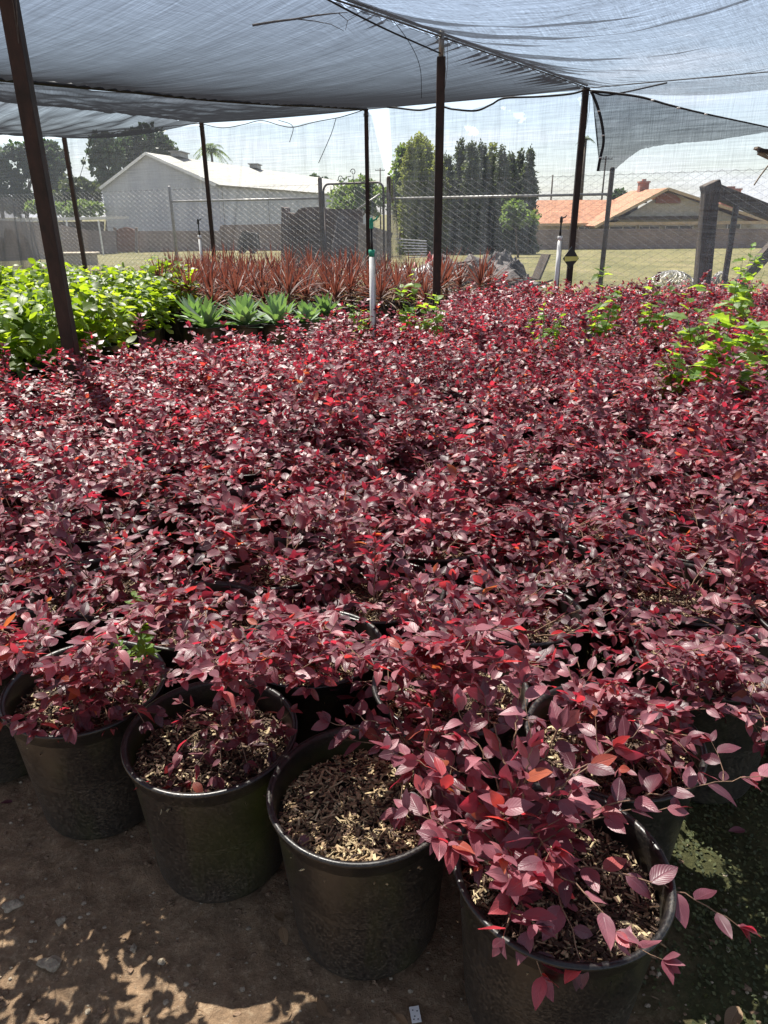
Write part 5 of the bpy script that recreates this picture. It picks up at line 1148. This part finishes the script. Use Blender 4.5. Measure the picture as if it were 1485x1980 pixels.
def gbase(px, Y): p = aty(px, 440, Y); return (p.x, Y, gz(Y) - .1)
TG = 'trees beyond the field'
tree('dark_tree', 'tall airy dark tree left of the warehouse gable', 1, gbase(205, 118), blobs_px(118, [(200, 275, 22, 18), (215, 300, 24, 16), (190, 305, 20, 14), (208, 335, 22, 15), (196, 355, 16, 10)]), 6500, .55, 'dark', .45, group=TG)
tree('dark_tree', 'broad dark tree rising behind the warehouse gable', 2, gbase(272, 125), blobs_px(125, [(250, 280, 26, 24), (285, 270, 30, 22), (305, 290, 26, 20), (320, 282, 18, 14), (262, 305, 30, 20), (240, 325, 20, 15)]), 12000, .6, 'dark', .6, group=TG)
tree('wispy_tree', 'tall wispy tree with gaps, right of the thick pole', 3, gbase(100, 112), blobs_px(112, [(92, 290, 20, 16), (110, 318, 22, 15), (85, 330, 20, 13), (108, 345, 22, 14), (95, 370, 16, 14), (112, 300, 14, 12), (100, 395, 14, 10)]), 6500, .5, 'dark', .3, group=TG)
tree('wispy_tree', 'tall wispy dark tree at the left, between picture edge and thick pole', 4, gbase(45, 110), blobs_px(110, [(40, 300, 22, 22), (58, 330, 20, 18), (28, 345, 20, 18), (45, 375, 20, 16), (30, 400, 18, 12), (60, 290, 14, 12)]), 7000, .5, 'dark', .35, group=TG)
tree('wispy_tree', 'dark tree cut off by the left picture edge', 5, gbase(0, 108), blobs_px(108, [(0, 310, 20, 26), (-12, 350, 22, 24), (8, 385, 18, 16)]), 5500, .5, 'dark', .35, group=TG)
tree('bushy_tree', 'olive-grey bushy tree behind the second left pole', 6, gbase(150, 105), blobs_px(105, [(150, 362, 28, 18), (170, 375, 24, 20), (135, 385, 22, 18), (160, 395, 30, 16)]), 8000, .45, 'cyp', .3, group=TG)
tree('yellow_bush', 'yellow-green bush row beside the warehouse corner', 7, gbase(160, 98), blobs_px(98, [(135, 405, 22, 12), (160, 402, 22, 13), (183, 405, 16, 13), (105, 402, 16, 10)]), 6000, .35, 'bushy', .15, 'bush', group=TG)
tree('yellow_bush', 'small yellow-green bush at the left below the wispy trees', 8, gbase(70, 98), blobs_px(98, [(70, 402, 14, 12), (88, 408, 12, 9)]), 3000, .35, 'bushy', .12, 'bush', group=TG)
tree('round_bush', 'round green tree behind the wire gate', 9, gbase(690, 60), blobs_px(60, [(665, 375, 24, 22), (700, 362, 28, 18), (720, 385, 26, 26), (680, 395, 34, 18), (655, 395, 16, 12), (735, 378, 14, 18)]), 11000, .22, 'bushy', .2, group=TG)
tree('tall_shrub', 'sunlit yellow-green tree at the left side of the conifers', 10, gbase(775, 64), blobs_px(64, [(772, 330, 12, 30), (768, 360, 14, 24), (775, 395, 16, 24), (778, 300, 8, 16), (765, 385, 12, 22)]), 6000, .24, 'bushy', .15, group=TG)
tree('round_tree', 'broad olive tree catching the sun behind the gate post', 11, gbase(805, 68), blobs_px(68, [(790, 315, 24, 34), (815, 305, 24, 34), (835, 335, 22, 36), (800, 365, 36, 36), (840, 385, 30, 36), (785, 400, 26, 34), (812, 280, 14, 16)]), 16000, .24, 'olive', .2, group=TG, wr=(.25, .4), thr=-.3)
def conifer(label, seed, px, ytop, hw, Y, n=9000, mk='cyp'):
    L_ = []
    for k in range(11):
        f = k / 10; y = ytop + 10 + (468 - ytop) * f; L_.append((px + random.Random(seed * 9 + k).uniform(-2, 2), y, hw * 1.25 * min(1, .42 + f * 2.0) * random.Random(seed + k).uniform(.85, 1.15), 15))
    tree('conifer', label, seed, gbase(px, Y), blobs_px(Y, L_, seed=seed), n, .22, mk, .16, group='row of dark conifers', wr=(.25, .4), limbs=False, thr=-.3)
CN = [(792, 278, 12, 'leftmost conifer of the row, its tip split and pale'), (808, 264, 13, 'highest conifer on the left side of the row'), (826, 276, 13, 'conifer just left of the centre pole'), (846, 300, 12, 'low conifer hidden by the centre pole'), (866, 302, 11, 'short conifer in the dip right of the centre pole'),
      (893, 274, 14, 'square-topped dark conifer right of the dip'), (912, 278, 13, 'dark conifer in the middle of the right-hand clump'), (932, 280, 13, 'dark conifer next to the pale-tipped one'), (952, 278, 13, 'pale-tipped conifer in the right-hand clump'), (972, 288, 13, 'conifer leaning at the right of the pale-tipped one'),
      (990, 300, 11, 'narrow conifer before the last two spires'), (1006, 296, 10, 'next to last conifer with a sharp spire'), (1023, 293, 9, 'rightmost narrow conifer spire of the row')]
for k, (px, yt, hw, lb) in enumerate(CN): conifer(lb, 40 + k, px, yt, hw * (1.3 if k < 4 else 1.12), 62 + (k % 3) * 1.2, mk='olive' if k < 4 or k == 8 else 'cyp')
tree('olive_shrub', 'pale olive shrub at the right foot of the conifers', 60, gbase(1005, 50), blobs_px(50, [(995, 405, 22, 18), (1010, 420, 24, 16), (985, 425, 18, 14)]), 4500, .16, 'bushy', .08, 'shrub', group=TG)
tree('small_tree', 'small round tree far off between the utility pole and the chimney', 61, gbase(1197, 140), blobs_px(140, [(1197, 376, 12, 8), (1190, 384, 10, 7)]), 1500, .5, 'dark', .2, group=TG)
tree('hedge_tree', 'faint tree tops beyond the far end of the warehouse roof', 62, gbase(612, 190), blobs_px(190, [(606, 346, 10, 6), (622, 354, 14, 7), (645, 358, 16, 6)]), 2500, .7, 'dark', .3, group=TG)
def palm(label, px, ytop, Y, nf, L_, seed, tr, mk='bushy'):
    t = thing('palm_tree', label, 'palm'); c = aty(px, ytop, Y); r_ = np.random.default_rng(seed); O = []; D = []; Nn = []; Ls = []
    mbr = MB()
    for k in range(nf):
        a = k / nf * 6.283 + r_.uniform(-.2, .2); el = r_.uniform(-.1, 1.2); pts = []
        for q in range(9):
            f = q / 8; pts.append(c + Vector((math.cos(a) * math.cos(el), math.sin(a) * math.cos(el), math.sin(el))) * L_ * f + Vector((0, 0, -L_ * .75 * f * f)))
        mbr.tube(pts, [.05 * (1 - .7 * q / 8) for q in range(9)], 4, cap=False)
        for q in range(1, 9):
            for s in (-1, 1):
                for z in range(2):
                    sd = Vector((-math.sin(a) * s, math.cos(a) * s, -.55)); O.append(tuple(pts[q].lerp(pts[q - 1], z * .5))); D.append(tuple(sd + (pts[q] - pts[q - 1]).normalized() * .5)); Nn.append((0.1, 0, 1)); Ls.append(L_ * .28 * (1.1 - q / 11))
    Ls = np.array(Ls); V, Q, U = leaves(np.array(O), np.array(D), np.array(Nn), Ls, Ls * .09, 1, r_, 'blade', .2, .3)
    fr = obj('fronds', qmesh('fronds', V, Q, U), M[mk], t); mbr.build('frond_rib', M['greenstem'], fr)
    mb = MB(); mb.tube([(c.x + .2, c.y, gz(Y)), (c.x + .1, c.y, c.z * .5), tuple(c)], [tr * 1.3, tr, tr * .8], 8); mb.build('trunk', M['bark'], t, smooth=True)
palm('palm tree showing its fronds above the warehouse roof', 408, 289, 175, 16, 4.6, 5, .3)
palm('very tall thin palm behind the corner pole', 1133, 268, 150, 16, 1.9, 6, .28, 'dark')
def upole(label, px, yt, Y, arm=True):
    t = thing('utility_pole', label, 'utility pole'); a = aty(px, yt, Y); mb = MB(); mb.tube([(a.x, Y, gz(Y)), tuple(a)], [.2, .14], 8); mb.build('mast', M['wood'], t, smooth=True)
    if arm: mb = MB(); mb.box((a.x, Y - .2, a.z - .5), (2.4, .14, .14)); [mb.tube([(a.x + d, Y - .2, a.z - .45), (a.x + d, Y - .2, a.z - .2)], .05, 6) for d in (-1.1, -.5, .5, 1.1)]; mb.build('crossarm', M['wood'], t)
upole('utility pole with a crossarm seen below the torn flap', 1172, 302, 150)
upole('bare utility pole between the conifers and the corner pole', 1069, 338, 150, False)
upole('far utility pole seen in the gap between the nettings', 735, 325, 190)
# white utility tank
